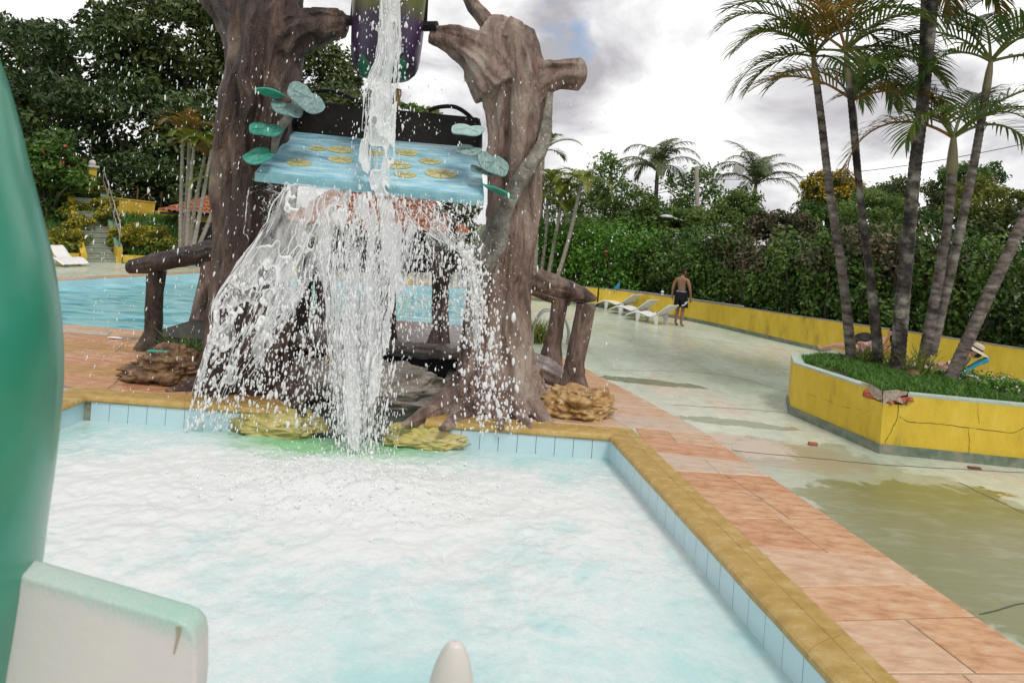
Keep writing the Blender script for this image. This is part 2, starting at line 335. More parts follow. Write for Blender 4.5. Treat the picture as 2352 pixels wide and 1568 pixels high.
M['bank'] = mat('grassy_bank', [(.012, .025, .008), (.03, .06, .014), (.06, .09, .025)], .9, 1.5, 8, .8, 9)  # greens darkened to include the shade of the trees over the slope
M['soil'] = mat('soil', [(.03, .02, .012), (.07, .05, .03)], .95, 6, 6, .6, 12)
M['rooftile'] = mat('clay_roof_tile', [(.22, .065, .03), (.36, .12, .055), (.45, .19, .10)], .75, 6, 6, .4, 30)
M['wall_white'] = mat('whitewash', [(.5, .48, .45), (.66, .64, .6)], .8, 4, 5, .3, 20)
M['dark_in'] = mat('dark_interior_wall', [(.03, .026, .024), (.07, .06, .055)], .9, 3, 4)
M['brick'] = mat('hollow_clay_brick', [(.30, .075, .03), (.48, .15, .065)], .8, 10, 6, .6, 40)
M['plaster'] = mat('broken_plaster', [(.24, .19, .15), (.42, .35, .29), (.52, .46, .40)], .9, 14, 6, .9, 40)
M['crack'] = mat('crack_dark', [(.05, .035, .012)], .9)
M['concrete'] = mat('concrete_post', [(.20, .18, .155), (.32, .29, .26)], .85, 6, 6, .4, 24)
M['cable'] = mat('black_cable', [(.015, .015, .017)], .6)
M['glass_lamp'] = mat('lamp_cover', [(.5, .5, .5), (.62, .62, .62)], .25, 5)
# ================================================================== SETTING: ground, deck, pools
YF = 9.10                                    # far rim of the splash pool
def xr(y): return 1.54+(9.1-y)*.153          # right rim of the splash pool
HOLE = [(-5.5, -1.5), (-5.5, YF), (-2.85, YF), (-2.85, 14.0), (-15.6, 14.0), (-13.55, 20.56), (-11.62, 25.83), (-3.74, 27.3), (-.4, 27.8), (-.65, 14.0), (-.95, 14.0), (-.95, YF), (1.54, YF), (xr(-1.5), -1.5)]
DECK = [(-60, -12), (40, -12), (40, 46), (-60, 46)]
def sheet(name, loops, z):
    pts = [p for l in loops for p in l]
    tri = tessellate_polygon([[Vector((x, y, 0)) for x, y in l] for l in loops])
    me = bpy.data.meshes.new(name); me.from_pydata([(x, y, z) for x, y in pts], [], [tuple(t) for t in tri]); me.update()
    bm = bmesh.new(); bm.from_mesh(me); bmesh.ops.recalc_face_normals(bm, faces=bm.faces)
    if bm.faces[0].normal.z < 0: bmesh.ops.reverse_faces(bm, faces=bm.faces)
    bm.to_mesh(me); bm.free(); return me
M['meadow'] = mat('meadow', [(.04, .06, .015), (.08, .10, .03)], .95, .3, 6)
tag(link('ground', sheet('ground', [[(-500, -300), (500, -300), (500, 700), (-500, 700)], DECK], -.01), M['meadow']), kind='structure')

def deck_material():
    m = bpy.data.materials.new('painted_wet_concrete'); m.use_nodes = True; n, b = nodes_of(m); N = n.nodes.new; K = n.links.new
    t = N('ShaderNodeTexCoord')
    def noise(sc, det=7, stretch=None, dist=0.):
        z = N('ShaderNodeTexNoise'); z.inputs['Scale'].default_value = sc; z.inputs['Detail'].default_value = det; z.inputs['Roughness'].default_value = .62; z.inputs['Distortion'].default_value = dist
        if stretch:
            p = N('ShaderNodeMapping'); p.inputs['Scale'].default_value = stretch; K(t.outputs['Object'], p.inputs[0]); K(p.outputs[0], z.inputs['Vector'])
        else: K(t.outputs['Object'], z.inputs['Vector'])
        return z.outputs['Fac']
    def ramp(f, st):
        r = N('ShaderNodeValToRGB'); e = r.color_ramp.elements; e[0].position, e[0].color = st[0][0], (*st[0][1], 1); e[1].position, e[1].color = st[-1][0], (*st[-1][1], 1)
        for p, c in st[1:-1]: q = e.new(p); q.color = (*c, 1)
        K(f, r.inputs['Fac']); return r.outputs['Color']
    def mixc(f, a, c):
        x = N('ShaderNodeMix'); x.data_type = 'RGBA'; K(f, x.inputs[0]); K(a, x.inputs[6])
        if isinstance(c, tuple): x.inputs[7].default_value = (*c, 1)
        else: K(c, x.inputs[7])
        return x.outputs[2]
    def math_(op, a, c, d=None, clamp=False):
        x = N('ShaderNodeMath'); x.operation = op; x.use_clamp = clamp
        for i, q in enumerate((a, c, d)):
            if q is None: continue
            if isinstance(q, (int, float)): x.inputs[i].default_value = q
            else: K(q, x.inputs[i])
        return x.outputs[0]
    def blob(cx, cy, rx, ry, rot, wob, soft=.12, nsc=1.6):
        p = N('ShaderNodeMapping'); p.vector_type = 'TEXTURE'; p.inputs['Location'].default_value = (cx, cy, 0); p.inputs['Rotation'].default_value = (0, 0, rot); p.inputs['Scale'].default_value = (rx, ry, 1)
        K(t.outputs['Object'], p.inputs[0]); l = N('ShaderNodeVectorMath'); l.operation = 'LENGTH'; K(p.outputs[0], l.inputs[0])
        d = math_('MULTIPLY_ADD', noise(nsc, 6, None, .4), wob, l.outputs['Value'])
        mr = N('ShaderNodeMapRange'); mr.interpolation_type = 'SMOOTHSTEP'; mr.inputs[1].default_value = 1+wob*.5; mr.inputs[2].default_value = 1+wob*.5-soft; K(d, mr.inputs[0]); return mr.outputs[0]
    base = ramp(noise(.45, 8, (1, .6, 1), .4), [(.34, (.40, .47, .37)), (.47, (.51, .57, .46)), (.56, (.57, .61, .50)), (.66, (.62, .53, .42))])
    fine = ramp(noise(5, 8), [(.3, (.62, .62, .62)), (.6, (1, 1, 1))])
    mu = N('ShaderNodeMix'); mu.data_type = 'RGBA'; mu.blend_type = 'MULTIPLY'; mu.inputs[0].default_value = .55; K(base, mu.inputs[6]); K(fine, mu.inputs[7]); col = mu.outputs[2]
    pinkm = blob(3.4, 9.0, 1.6, .7, -.2, 1.4, .3, 1.2); col = mixc(math_('MULTIPLY', pinkm, .8), col, (.50, .38, .29))
    scr = ramp(noise(1.1, 6, (.35, 3, 1), .6), [(.60, (0, 0, 0)), (.68, (1, 1, 1))]); col = mixc(math_('MULTIPLY', scr, .5), col, (.56, .40, .28))
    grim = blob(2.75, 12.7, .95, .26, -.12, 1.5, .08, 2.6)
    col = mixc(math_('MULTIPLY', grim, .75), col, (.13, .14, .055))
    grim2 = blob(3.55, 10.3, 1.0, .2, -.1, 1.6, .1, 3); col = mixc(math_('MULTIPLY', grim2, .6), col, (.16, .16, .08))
    alg0 = blob(4.9, 6.5, 1.75, 1.95, .25, 1.3, .10, 1.5); brk = ramp(noise(3.2, 8, (.6, 1.6, 1), .5), [(.36, (.72, .72, .72)), (.5, (1, 1, 1))]); alg = math_('MULTIPLY', alg0, brk); col = mixc(math_('MULTIPLY', alg, .96), col, (.16, .15, .010))
    wet = blob(4.3, 6.2, 2.4, 3.2, .2, 1.3, .12, .9); col = mixc(math_('MULTIPLY', wet, .5), col, (.20, .22, .13))
    far_wet = ramp(noise(.35, 5, (1, .5, 1), .3), [(.42, (0, 0, 0)), (.6, (1, 1, 1))])
    K(col, b.inputs['Base Color'])
    dry = math_('MULTIPLY_ADD', far_wet, -.30, .42)
    w2 = math_('MAXIMUM', math_('MULTIPLY', wet, math_('MULTIPLY_ADD', alg, -.22, 1.0)), grim); K(math_('MULTIPLY_ADD', wet, .15, .5), b.inputs['Specular IOR Level'])
    rg = N('ShaderNodeMix'); rg.data_type = 'FLOAT'; K(w2, rg.inputs[0]); K(dry, rg.inputs[2]); rg.inputs[3].default_value = .035; K(rg.outputs[0], b.inputs['Roughness'])
    bp = N('ShaderNodeBump'); bp.inputs['Strength'].default_value = .45; bp.inputs['Distance'].default_value = .012
    hh = math_('ADD', math_('MULTIPLY', noise(30, 5), .4), noise(9, 4, (.45, 1.6, 1), .6)); K(hh, bp.inputs['Height']); K(bp.outputs[0], b.inputs['Normal'])
    return m
M['deck'] = deck_material()
deck = tag(link('pool_deck', sheet('pool_deck', [DECK, HOLE], 0.0), M['deck']), kind='structure')
# expansion joints and cracks: slim dark fillets just proud of the sheet
M['joint'] = mat('joint_filler', [(.05, .05, .04), (.12, .12, .09)], .8, 12)
def strip_path(name, pts, wd, z, m, parent=None):
    mb = MB()
    P = catmull([(*p, 0) for p in pts], 6); P[1:-1, :2] += RNG.normal(0, wd*.6, (len(P)-2, 2))
    for i in range(len(P)-1):
        d = P[i+1]-P[i]; d /= np.linalg.norm(d); q = np.array([-d[1], d[0], 0])*wd/2
        mb.add([P[i]-q+(0, 0, z), P[i+1]-q+(0, 0, z), P[i+1]+q+(0, 0, z), P[i]+q+(0, 0, z)], [(0, 1, 2, 3)])
    return mb.build(name, m, parent)
for pts, wd in (([(1545, 930), (1690, 938), (1815, 948)], .016), ([(1681, 1034), (1850, 1050), (2048, 1068), (2352, 1085)], .018), ([(2201, 1107), (2352, 1178)], .012), ([(2250, 1410), (2352, 1385)], .012),
                ([(1400, 850), (1640, 858), (1812, 900)], .012), ([(1480, 760), (1700, 790), (1880, 812)], .012), ([(1250, 735), (1420, 752), (1560, 775)], .012)):
    strip_path('joint', [gr(*p).xy[:] for p in pts], wd, .003, M['joint'], deck)

# pool shell: walls under the deck edge, floor
mb = MB(); n = len(HOLE)
for i in range(n):
    a, b_ = HOLE[i], HOLE[(i+1) % n]; mb.add([(a[0], a[1], 0), (b_[0], b_[1], 0), (b_[0], b_[1], -1), (a[0], a[1], -1)], [(0, 1, 2, 3)])
M['pooltile_far'] = mat('small_pool_tiles', [(.40, .62, .68), (.50, .70, .75)], .2, 3, 4)
shell = mb.build('pool_wall', M['pooltile_far']); tag(shell, kind='structure')
mb = MB(); mb.prism([(-17, -2), (4, -2), (4, 29), (-17, 29)], -1.1, -1.0); tag(mb.build('pool_floor', M['pooltile_far']), kind='structure')

# rim tiles of the splash pool, one by one
TW, TH = .25, .30
tmesh = MB().box((0, 0, 0), (TW-.008, .012, TH)).mesh('tile'); tmesh.materials.append(M['tile'])
g0 = MB()
g0.box(((-5.5-2.9)/2, YF-.004, -.19), (2.6, .006, .36)); g0.box(((-.9+1.54)/2, YF-.004, -.19), (2.44, .006, .36))
rv = Vector((xr(-1.4)-1.54, -1.4-YF, 0)); rl = rv.length; rv.normalize()
rim_ang = math.atan2(rv.y, rv.x)
g0.box((1.54+rv.x*rl/2-.004*1, YF+rv.y*rl/2, -.19), (rl, .006, .36), rz=rim_ang)
grout = g0.build('rim_grout', M['grout'], shell)
for x0, x1 in ((-5.5, -2.9), (-.95, 1.54)):
    k = int((x1-x0)/TW)
    for i in range(k):
        o = link('tile', tmesh, None, shell, (x1-TW*(i+.5)-.004, YF-.012, -.195+random.uniform(-.002, .002))); o.rotation_euler = (random.uniform(-.006, .006), 0, random.uniform(-.008, .008))
for i in range(int(rl/TW)):
    p = Vector((1.54, YF, -.195))+rv*(TW*(i+.5))+Vector((rv.y, -rv.x, 0))*(.012)
    link('tile', tmesh, None, shell, p, (0, 0, rim_ang+random.uniform(-.008, .008)))

# coping: bullnose sandstone with a second flat course outside it
def coping_run(path, parent, pl=1.55):
    P = [Vector((*p, 0)) for p in path]; nrm = []
    for i in range(len(P)):
        ns = []
        if i > 0: d = (P[i]-P[i-1]).normalized(); ns.append(Vector((-d.y, d.x, 0)))
        if i < len(P)-1: d = (P[i+1]-P[i]).normalized(); ns.append(Vector((-d.y, d.x, 0)))
        m_ = sum(ns, Vector()).normalized(); nrm.append(m_/max(.3, m_.dot(ns[0])))
    prof = [(-.01, -.045), (-.035, -.035), (-.048, -.01), (-.042, .022), (-.02, .042), (.02, .05), (.205, .048), (.212, .040), (.212, 0)]
    prof2 = [(.222, 0), (.222, .030), (.229, .037), (.375, .033), (.39, .024), (.39, 0)]
    for i in range(len(P)-1):
        Ls = (P[i+1]-P[i]).length; k = max(1, round(Ls/pl))
        for j in range(k):
            for pr, nm in ((prof, 'coping_stone'), (prof2, 'coping_strip')):
                mb = MB(); V = []; sub = 10
                for q in range(sub+1):
                    t = (j+q/sub)/k; g_ = .0015/Ls
                    if q == 0 and not (j == 0): t += g_
                    if q == sub and not (j == k-1): t -= g_
                    p = P[i].lerp(P[i+1], t); nn = nrm[i].lerp(nrm[i+1], t)
                    wv = [.005*(vnoise(np.array([[p.x*3+a, p.y*3, a*5]]), 3)[0]-.5) for a in range(len(pr))]
                    V += [p+nn*(d_+w_)+Vector((0, 0, z_+.5*w_)) for (d_, z_), w_ in zip(pr, wv)]
                m_ = len(pr); F = [(q*m_+a, q*m_+a+1, (q+1)*m_+a+1, (q+1)*m_+a) for q in range(sub) for a in range(m_-1)]
                F += [tuple(range(m_)), tuple(range(sub*m_, (sub+1)*m_))[::-1]]
                mb.add(V, F); mb.build(nm, M['coping'], parent, smooth=False)
coping_run([(xr(-1.4), -1.4), (1.54, YF), (-.95, YF)][::-1], shell)
coping_run([(-5.5, -1.4), (-5.5, YF), (-2.85, YF)], shell)

# flagstones
paving = link('paving_bed', MB().prism([(-12, 9.5), (-2.9, 9.5), (-2.9, 13.98), (-12, 13.98)], -.02, .003).mesh('paving_bed'), mat('mortar_bed', [(.16, .14, .11), (.26, .24, .2)], .6, 6, 5)); tag(paving, kind='structure')
OUT = [(14.6, 1.35), (13.34, 1.69), (9.92, 2.89), (4.84, 3.85), (-1.6, 5.05)]
def xo(y): return float(np.interp(-y, [-a for a, _ in OUT], [b for _, b in OUT]))
def slab(poly, k):
    h = .010+random.uniform(-.003, .004); tx, ty = random.uniform(-.004, .004), random.uniform(-.004, .004)
    c = Vector((sum(p[0] for p in poly)/len(poly), sum(p[1] for p in poly)/len(poly), 0)); P = []
    for p in poly:
        v = Vector((p[0], p[1], 0))-c; v -= v.normalized()*.012; P.append(v)
    nn = len(P); ins = [v-v.normalized()*.012 for v in P]
    V = [(v.x, v.y, -.005) for v in P]+[(v.x, v.y, h-.006+v.x*tx+v.y*ty) for v in P]+[(v.x, v.y, h+v.x*tx+v.y*ty) for v in ins]
    F = [(i, (i+1) % nn, nn+(i+1) % nn, nn+i) for i in range(nn)]+[(nn+i, nn+(i+1) % nn, 2*nn+(i+1) % nn, 2*nn+i) for i in range(nn)]+[tuple(range(2*nn, 3*nn))]
    MB().add(V, F).build('slab', M['slab%d' % k], paving, loc=c)
def slab_rows(y0, y1, xi, xo_, step, skew, cols, kinds):
    ys = [y0]
    while ys[-1] > y1: ys.append(ys[-1]-random.uniform(*step))
    ys[-1] = y1
    if len(ys) > 2 and ys[-2]-y1 < .25: ys.pop(-2)
    edges = []
    for y in ys: s0 = random.uniform(-skew, skew); edges.append((y+s0, y-s0))
    for (a0, a1), (b0, b1) in zip(edges[:-1], edges[1:]):
        k = random.choice(cols); fr = [0]+sorted((i+random.uniform(-.18, .18))/k for i in range(1, k))+[1]; fb = [f+(0 if f in (0, 1) else random.uniform(-.06, .06)) for f in fr]
        def pt(f, u0, u1):
            y = u0+(u1-u0)*f; x0_, x1_ = xi(y), xo_(y); return (x0_+(x1_-x0_)*f, y)
        for f0, f1, g0_, g1_ in zip(fr[:-1], fr[1:], fb[:-1], fb[1:]):
            slab([pt(f0, a0, a1), pt(g0_, b0, b1), pt(g1_, b0, b1), pt(f1, a0, a1)], random.choice(kinds))
slab_rows(9.58, -1.2, lambda y: xr(min(y, 9.1))+.40, lambda y: xo(y), (.45, .85), .12, [1, 2, 2, 2], [0, 1, 2, 0, 1, 2, 0, 1, 3])
slab_rows(14.3, 9.6, lambda y: -.35, lambda y: xo(y), (.5, .8), .05, [2, 3], [0, 1, 3, 4, 1])
slab_rows(13.1, 9.55, lambda y: -11.5, lambda y: -2.95, (.5, .7), .02, [8, 9], [0, 2, 4, 4])
slab_rows(13.95, 13.2, lambda y: -14.5, lambda y: -2.95, (.36, .38), .004, [9, 10], [3, 1, 3])
# far terracotta rim of the swimming pool
fr_ = [(-16.2, 14.0), (-14.15, 20.7), (-12.1, 26.35), (-3.8, 27.9), (-.1, 28.4)]; inn = HOLE[4:9]
mb = MB()
for i in range(4): mb.add([(*inn[i], .006), (*inn[i+1], .006), (*fr_[i+1], .006), (*fr_[i], .006)], [(0, 1, 2, 3)])
tag(mb.build('pool_rim_paving', M['slab1']), kind='structure')

# ------------------------------------------------------------------ water of both pools
def water_material():
    m = bpy.data.materials.new('foaming_pool_water'); m.use_nodes = True; n, b = nodes_of(m); N = n.nodes.new; K = n.links.new
    a = N('ShaderNodeAttribute'); a.attribute_name = 'foam'; g_ = N('ShaderNodeAttribute'); g_.attribute_name = 'green'
    t = N('ShaderNodeTexCoord'); z = N('ShaderNodeTexNoise'); z.inputs['Scale'].default_value = 13; z.inputs['Detail'].default_value = 10; z.inputs['Roughness'].default_value = .75; z.inputs['Distortion'].default_value = 1.6
    K(t.outputs['Object'], z.inputs['Vector'])
    s = N('ShaderNodeMath'); s.operation = 'MULTIPLY_ADD'; s.inputs[1].default_value = .9; K(z.outputs['Fac'], s.inputs[0]); K(a.outputs['Fac'], s.inputs[2])
    r = N('ShaderNodeValToRGB'); e = r.color_ramp.elements; e[0].position = .40; e[0].color = (0, 0, 0, 1); e[1].position = 1.1; e[1].color = (1, 1, 1, 1); K(s.outputs[0], r.inputs['Fac'])
    wc = N('ShaderNodeMix'); wc.data_type = 'RGBA'; wc.inputs[6].default_value = (.40, .61, .61, 1); wc.inputs[7].default_value = (.24, .52, .27, 1); K(g_.outputs['Fac'], wc.inputs[0])
    c = N('ShaderNodeMix'); c.data_type = 'RGBA'; c.inputs[7].default_value = (.68, .70, .70, 1); K(r.outputs['Color'], c.inputs[0]); K(wc.outputs[2], c.inputs[6]); K(c.outputs[2], b.inputs['Base Color'])
    rr = N('ShaderNodeMapRange'); rr.inputs[3].default_value = .12; rr.inputs[4].default_value = .34; K(r.outputs['Color'], rr.inputs[0]); K(rr.outputs[0], b.inputs['Roughness'])
    b.inputs['IOR'].default_value = 1.33
    z2 = N('ShaderNodeTexNoise'); z2.inputs['Scale'].default_value = 38; z2.inputs['Detail'].default_value = 5; K(t.outputs['Object'], z2.inputs['Vector'])
    bp = N('ShaderNodeBump'); bp.inputs['Strength'].default_value = .3; bp.inputs['Distance'].default_value = .012; K(z2.outputs['Fac'], bp.inputs['Height']); K(bp.outputs[0], b.inputs['Normal'])
    return m
M['foamwater'] = water_material()
IMP = gr(800, 1110, -.25)                    # where the fall hits the pool
NU, NV = 520, 600
uu, vv = np.meshgrid(np.linspace(0, 1, NU), np.linspace(0, 1, NV)); yy = -1.3+(YF-.01+1.3)*vv; xx = -5.5+(1.53+(9.1-yy)*.153+5.5)*uu
di = np.hypot((xx-IMP.x)/1.9, (yy-IMP.y)/1.2); q3 = np.stack([xx, yy, 0*xx], -1)
base = .22+.60*np.exp(-(di*.62)**2)-.30*np.clip((yy-7.6)/1.5, 0, 1)+.6*(fbm(q3*.55, 3, 3)-.5)-.22*np.clip((4.9-yy)/1.2, 0, 1)
lacey = np.abs(fbm(q3*2.3+fbm(q3*.9, 8, 2)[..., None]*1.6, 5, 5)-.5)*2
foam = base-.55*lacey+.10-.45*np.exp(-((xx+2.1)/1.35)**4)*np.clip((yy-7.9)/.9, 0, 1)
hgt = .026*(fbm(q3*1.6, 12, 3)-.5)*(1+2*np.exp(-di**2*.7))+.020*(fbm(q3*5, 13, 3)-.5)*(1+2.4*np.exp(-di**2*.6))+.009*(fbm(q3*13, 14, 3)-.5)*(1+1.5*np.exp(-di**2*.5))+.14*np.exp(-(np.hypot((xx-IMP.x)/.95, (yy-IMP.y)/.5))**2)*(.3+fbm(q3*3.5, 17, 5))
edge = np.minimum(np.minimum(uu, 1-uu)*40, (1-vv)*60); hgt *= np.clip(edge, .25, 1)
grn = np.exp(-((xx+2.1)/1.35)**4)*np.clip((yy-7.75)/.9, 0, 1)*np.clip(.35+1.3*fbm(q3*1.4, 23, 3), 0, 1)
idx = np.arange(NU*NV).reshape(NV, NU); F = np.stack([idx[:-1, :-1], idx[:-1, 1:], idx[1:, 1:], idx[1:, :-1]], -1).reshape(-1, 4)
WZ = -.29
me = np_mesh('splash_pool_water', np.stack([xx, yy, WZ+hgt], -1).reshape(-1, 3), F, {'foam': foam.ravel(), 'green': grn.ravel()})
tag(link('splash_pool_water', me, M['foamwater']), kind='structure')
def calm_water():
    m = bpy.data.materials.new('calm_pool_water'); m.use_nodes = True; n, b = nodes_of(m); N = n.nodes.new; K = n.links.new
    t = N('ShaderNodeTexCoord'); mpn = N('ShaderNodeMapping'); mpn.inputs['Scale'].default_value = (.8, 2.6, 1); mpn.inputs['Rotation'].default_value = (0, 0, -.1); K(t.outputs['Object'], mpn.inputs[0])
    z = N('ShaderNodeTexNoise'); z.inputs['Scale'].default_value = 1.3; z.inputs['Detail'].default_value = 5; z.inputs['Distortion'].default_value = .8; K(mpn.outputs[0], z.inputs['Vector'])
    r = N('ShaderNodeValToRGB'); e = r.color_ramp.elements; e[0].position = .38; e[0].color = (.10, .36, .43, 1); e[1].position = .66; e[1].color = (.38, .66, .70, 1); q = e.new(.48); q.color = (.22, .53, .59, 1); K(z.outputs['Fac'], r.inputs['Fac']); K(r.outputs['Color'], b.inputs['Base Color'])
    b.inputs['Roughness'].default_value = .08; b.inputs['IOR'].default_value = 1.33
    bp = N('ShaderNodeBump'); bp.inputs['Strength'].default_value = .5; bp.inputs['Distance'].default_value = .05; K(z.outputs['Fac'], bp.inputs['Height']); K(bp.outputs[0], b.inputs['Normal'])
    return m
M['calm'] = calm_water()
NU, NV = 150, 200
uu, vv = np.meshgrid(np.linspace(-16, 0, NU), np.linspace(11.0, 28, NV)); q3 = np.stack([uu*.7, vv*1.6, 0*uu], -1)
hz = .05*(fbm(q3, 31, 3)-.5)
idx = np.arange(NU*NV).reshape(NV, NU); F = np.stack([idx[:-1, :-1], idx[:-1, 1:], idx[1:, 1:], idx[1:, :-1]], -1).reshape(-1, 4)
cx_ = uu.ravel()[F].mean(1); cy_ = vv.ravel()[F].mean(1); keep = ~((cy_ < 13.9) & ((cx_ < -2.95) | (cx_ > -.85)))
tag(link('swimming_pool_water', np_mesh('swimming_pool_water', np.stack([uu, vv, -.2+hz], -1).reshape(-1, 3), F[keep]), M['calm']), kind='structure')
mb = MB().prism([(-2.84, 9.12), (-.96, 9.12), (-.96, 11.0), (-2.84, 11.0)], -.4, -.24)
M['canal'] = mat('dark_channel_water', [(.03, .045, .035), (.09, .12, .09)], .1, 3, 5, .6, 9); tag(mb.build('channel_water', M['canal']), kind='structure')

# ------------------------------------------------------------------ yellow boundary wall on the right
WALL = catmull([(-.6, 25.2, 0), (1.2, 24.9, 0), (3.24, 24.5, 0)], 4)
WALL2 = catmull([(3.3, 24.5, 0), (5.0, 23.4, 0), (6.2, 22.1, 0), (7.1, 20.5, 0), (7.68, 19.3, 0), (8.5, 17.85, 0), (9.9, 16.55, 0), (11.4, 15.0, 0), (15.2, 11.4, 0), (20, 7, 0)], 6)
def wall_h(x): return float(np.interp(x, [3, 6.2, 8.4], [.66, .68, .83]))
def wall_strip(P, z0, z1, th, off=0):
    mb = MB(); D = np.gradient(P, axis=0); D /= np.linalg.norm(D, axis=1)[:, None]; Nn = np.stack([-D[:, 1], D[:, 0], 0*D[:, 0]], 1)
    V = []
    for p, q in zip(P, Nn):
        a = p+q*off; b_ = p+q*(off+th); e_ = z1 if z1 < .3 else z1-.70+wall_h(p[0]); s_ = z0 if z0 < .3 else z0-.70+wall_h(p[0]); V += [(a[0], a[1], s_), (a[0], a[1], e_), (b_[0], b_[1], e_), (b_[0], b_[1], s_)]
    k = len(P); F = [(i*4+j, i*4+(j+1) % 4, (i+1)*4+(j+1) % 4, (i+1)*4+j) for i in range(k-1) for j in range(4)]+[(0, 1, 2, 3), tuple(range(4*k-4, 4*k))[::-1]]
    return mb.add(V, F)
for P, lab in ((WALL, 'low yellow painted wall behind the thin clustered palms and log rail'), (WALL2, 'long low yellow wall curving along the hedge behind the loungers')):
    t_ = thing('garden_wall', lab, 'wall'); wall_strip(P, 0, .70, .16).build('wall_body', M['yellow'], t_); wall_strip(P, 0, .11, .03, -.02).build('skirting', M['skirt'], t_); wall_strip(P, .703, .72, .17, -.005).build('coping', M['concrete'], t_)

_o = [tuple(p[:2]) for p in WALL]+[tuple(p[:2]) for p in WALL2]
_o = [(x, y+.1) for x, y in _o]+[(39, 8.6), (39, 45), (-.6, 45)]
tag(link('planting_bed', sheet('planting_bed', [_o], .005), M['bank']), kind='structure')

# ------------------------------------------------------------------ leaves
def leaf_mesh(name, P, Nrm, size, seed, aspect=.5, rand=.8, clump=None, droop=.3, cr=.45):
    r = np.random.default_rng(seed); n = len(P)
    nr = Nrm+r.normal(0, rand, (n, 3)); nr /= np.linalg.norm(nr, axis=1)[:, None]
    ax = r.normal(0, 1, (n, 3)); ax[:, 2] -= droop; ax -= nr*(ax*nr).sum(1)[:, None]; ax /= np.linalg.norm(ax, axis=1)[:, None]
    sd = np.cross(nr, ax); s = size*r.uniform(.6, 1.35, n)[:, None]
    fold = nr*s*.12
    V = np.stack([P-ax*s*.5, P+sd*s*aspect*.5+fold, P+ax*s*.5, P-sd*s*aspect*.5+fold], 1).reshape(-1, 3)
    F = np.arange(4*n).reshape(n, 4)
    rn = r.random(n)
    if clump is not None: rn = (1-cr)*rn+cr*clump
    return np_mesh(name, V, F, {'rnd': np.repeat(rn, 4)}, smooth=False)
def crown_pts(blobs, n, seed, sub=30, subr=(.2, .34), fill=.45, rough=.5):
    """leaf positions gathered in many small clumps spread over the given ellipsoids"""
    r = np.random.default_rng(seed); B = np.array([[*c, *rad] for c, rad in blobs], float); wts = (B[:, 3]*B[:, 4]*B[:, 5])**(2/3); wts /= wts.sum()
    bi = r.choice(len(B), sub, p=wts); d = r.normal(0, 1, (sub, 3)); d /= np.linalg.norm(d, axis=1)[:, None]
    rr = r.uniform(.35, 1.0, sub)**.6; C = B[bi, :3]+d*B[bi, 3:]*rr[:, None]; mean = B[bi, 3:].mean(1); SR = mean*r.uniform(*subr, sub)
    ct = r.random(sub); ws = SR**2/np.sum(SR**2); ci = r.choice(sub, n, p=ws)
    d = r.normal(0, 1, (n, 3)); d /= np.linalg.norm(d, axis=1)[:, None]; rad = r.uniform(fill, 1, n)**.7
    P0 = C[ci]+d*SR[ci][:, None]*np.array([1.15, 1.15, .8])
    nn = fbm(P0*1.3, seed, 2)-.5; P = C[ci]+d*(SR[ci]*rad*(1+rough*2*nn))[:, None]*np.array([1.15, 1.15, .8])
    return P, d, ct[ci], C
def branches(mb, base, C, r0, seed, k=8):
    r = random.Random(seed); base = Vector(base); idx = r.sample(range(len(C)), min(k, len(C))); top = Vector(C.mean(0))
    fork = base.lerp(top, .55); mb.tube([base, base.lerp(fork, .5)+Vector((r.uniform(-.1, .1), r.uniform(-.1, .1), 0)), fork], [r0*1.25, r0, r0*.75], 8)
    for i in idx:
        c = Vector(C[i]); mid = fork.lerp(c, .5)+Vector((r.uniform(-.2, .2), r.uniform(-.2, .2), r.uniform(0, .3))); mb.tube([fork-(fork-base)*r.uniform(0, .35), mid, c], [r0*.5, r0*.32, r0*.1], 6)
def tree(name, label, cat, base, blobs, n, size, m, seed, r0=.12, sub=34, group=None, aspect=.5, subr=(.2, .34), extra=None, limbs=9, fill=.45):
    t_ = thing(name, label, cat, group=group); P, d, ct, C = crown_pts(blobs, n, seed, sub, subr, fill)
    link('crown', leaf_mesh('crown', P, d, size, seed, aspect, clump=ct), M[m], t_)
    if r0:
        mb = MB(); branches(mb, base, C, r0, seed, limbs); mb.build('trunk', M['wood'], t_, smooth=True)
    if extra:
        em, en, es, el = extra; P2, d2, ct2, _ = crown_pts(blobs, en, seed, sub, subr, .85); up = d2[:, 2] > -.2
        link(el, leaf_mesh(el, (P2+d2*.06)[up], d2[up], es, seed+1, .8), M[em], t_)
    return t_
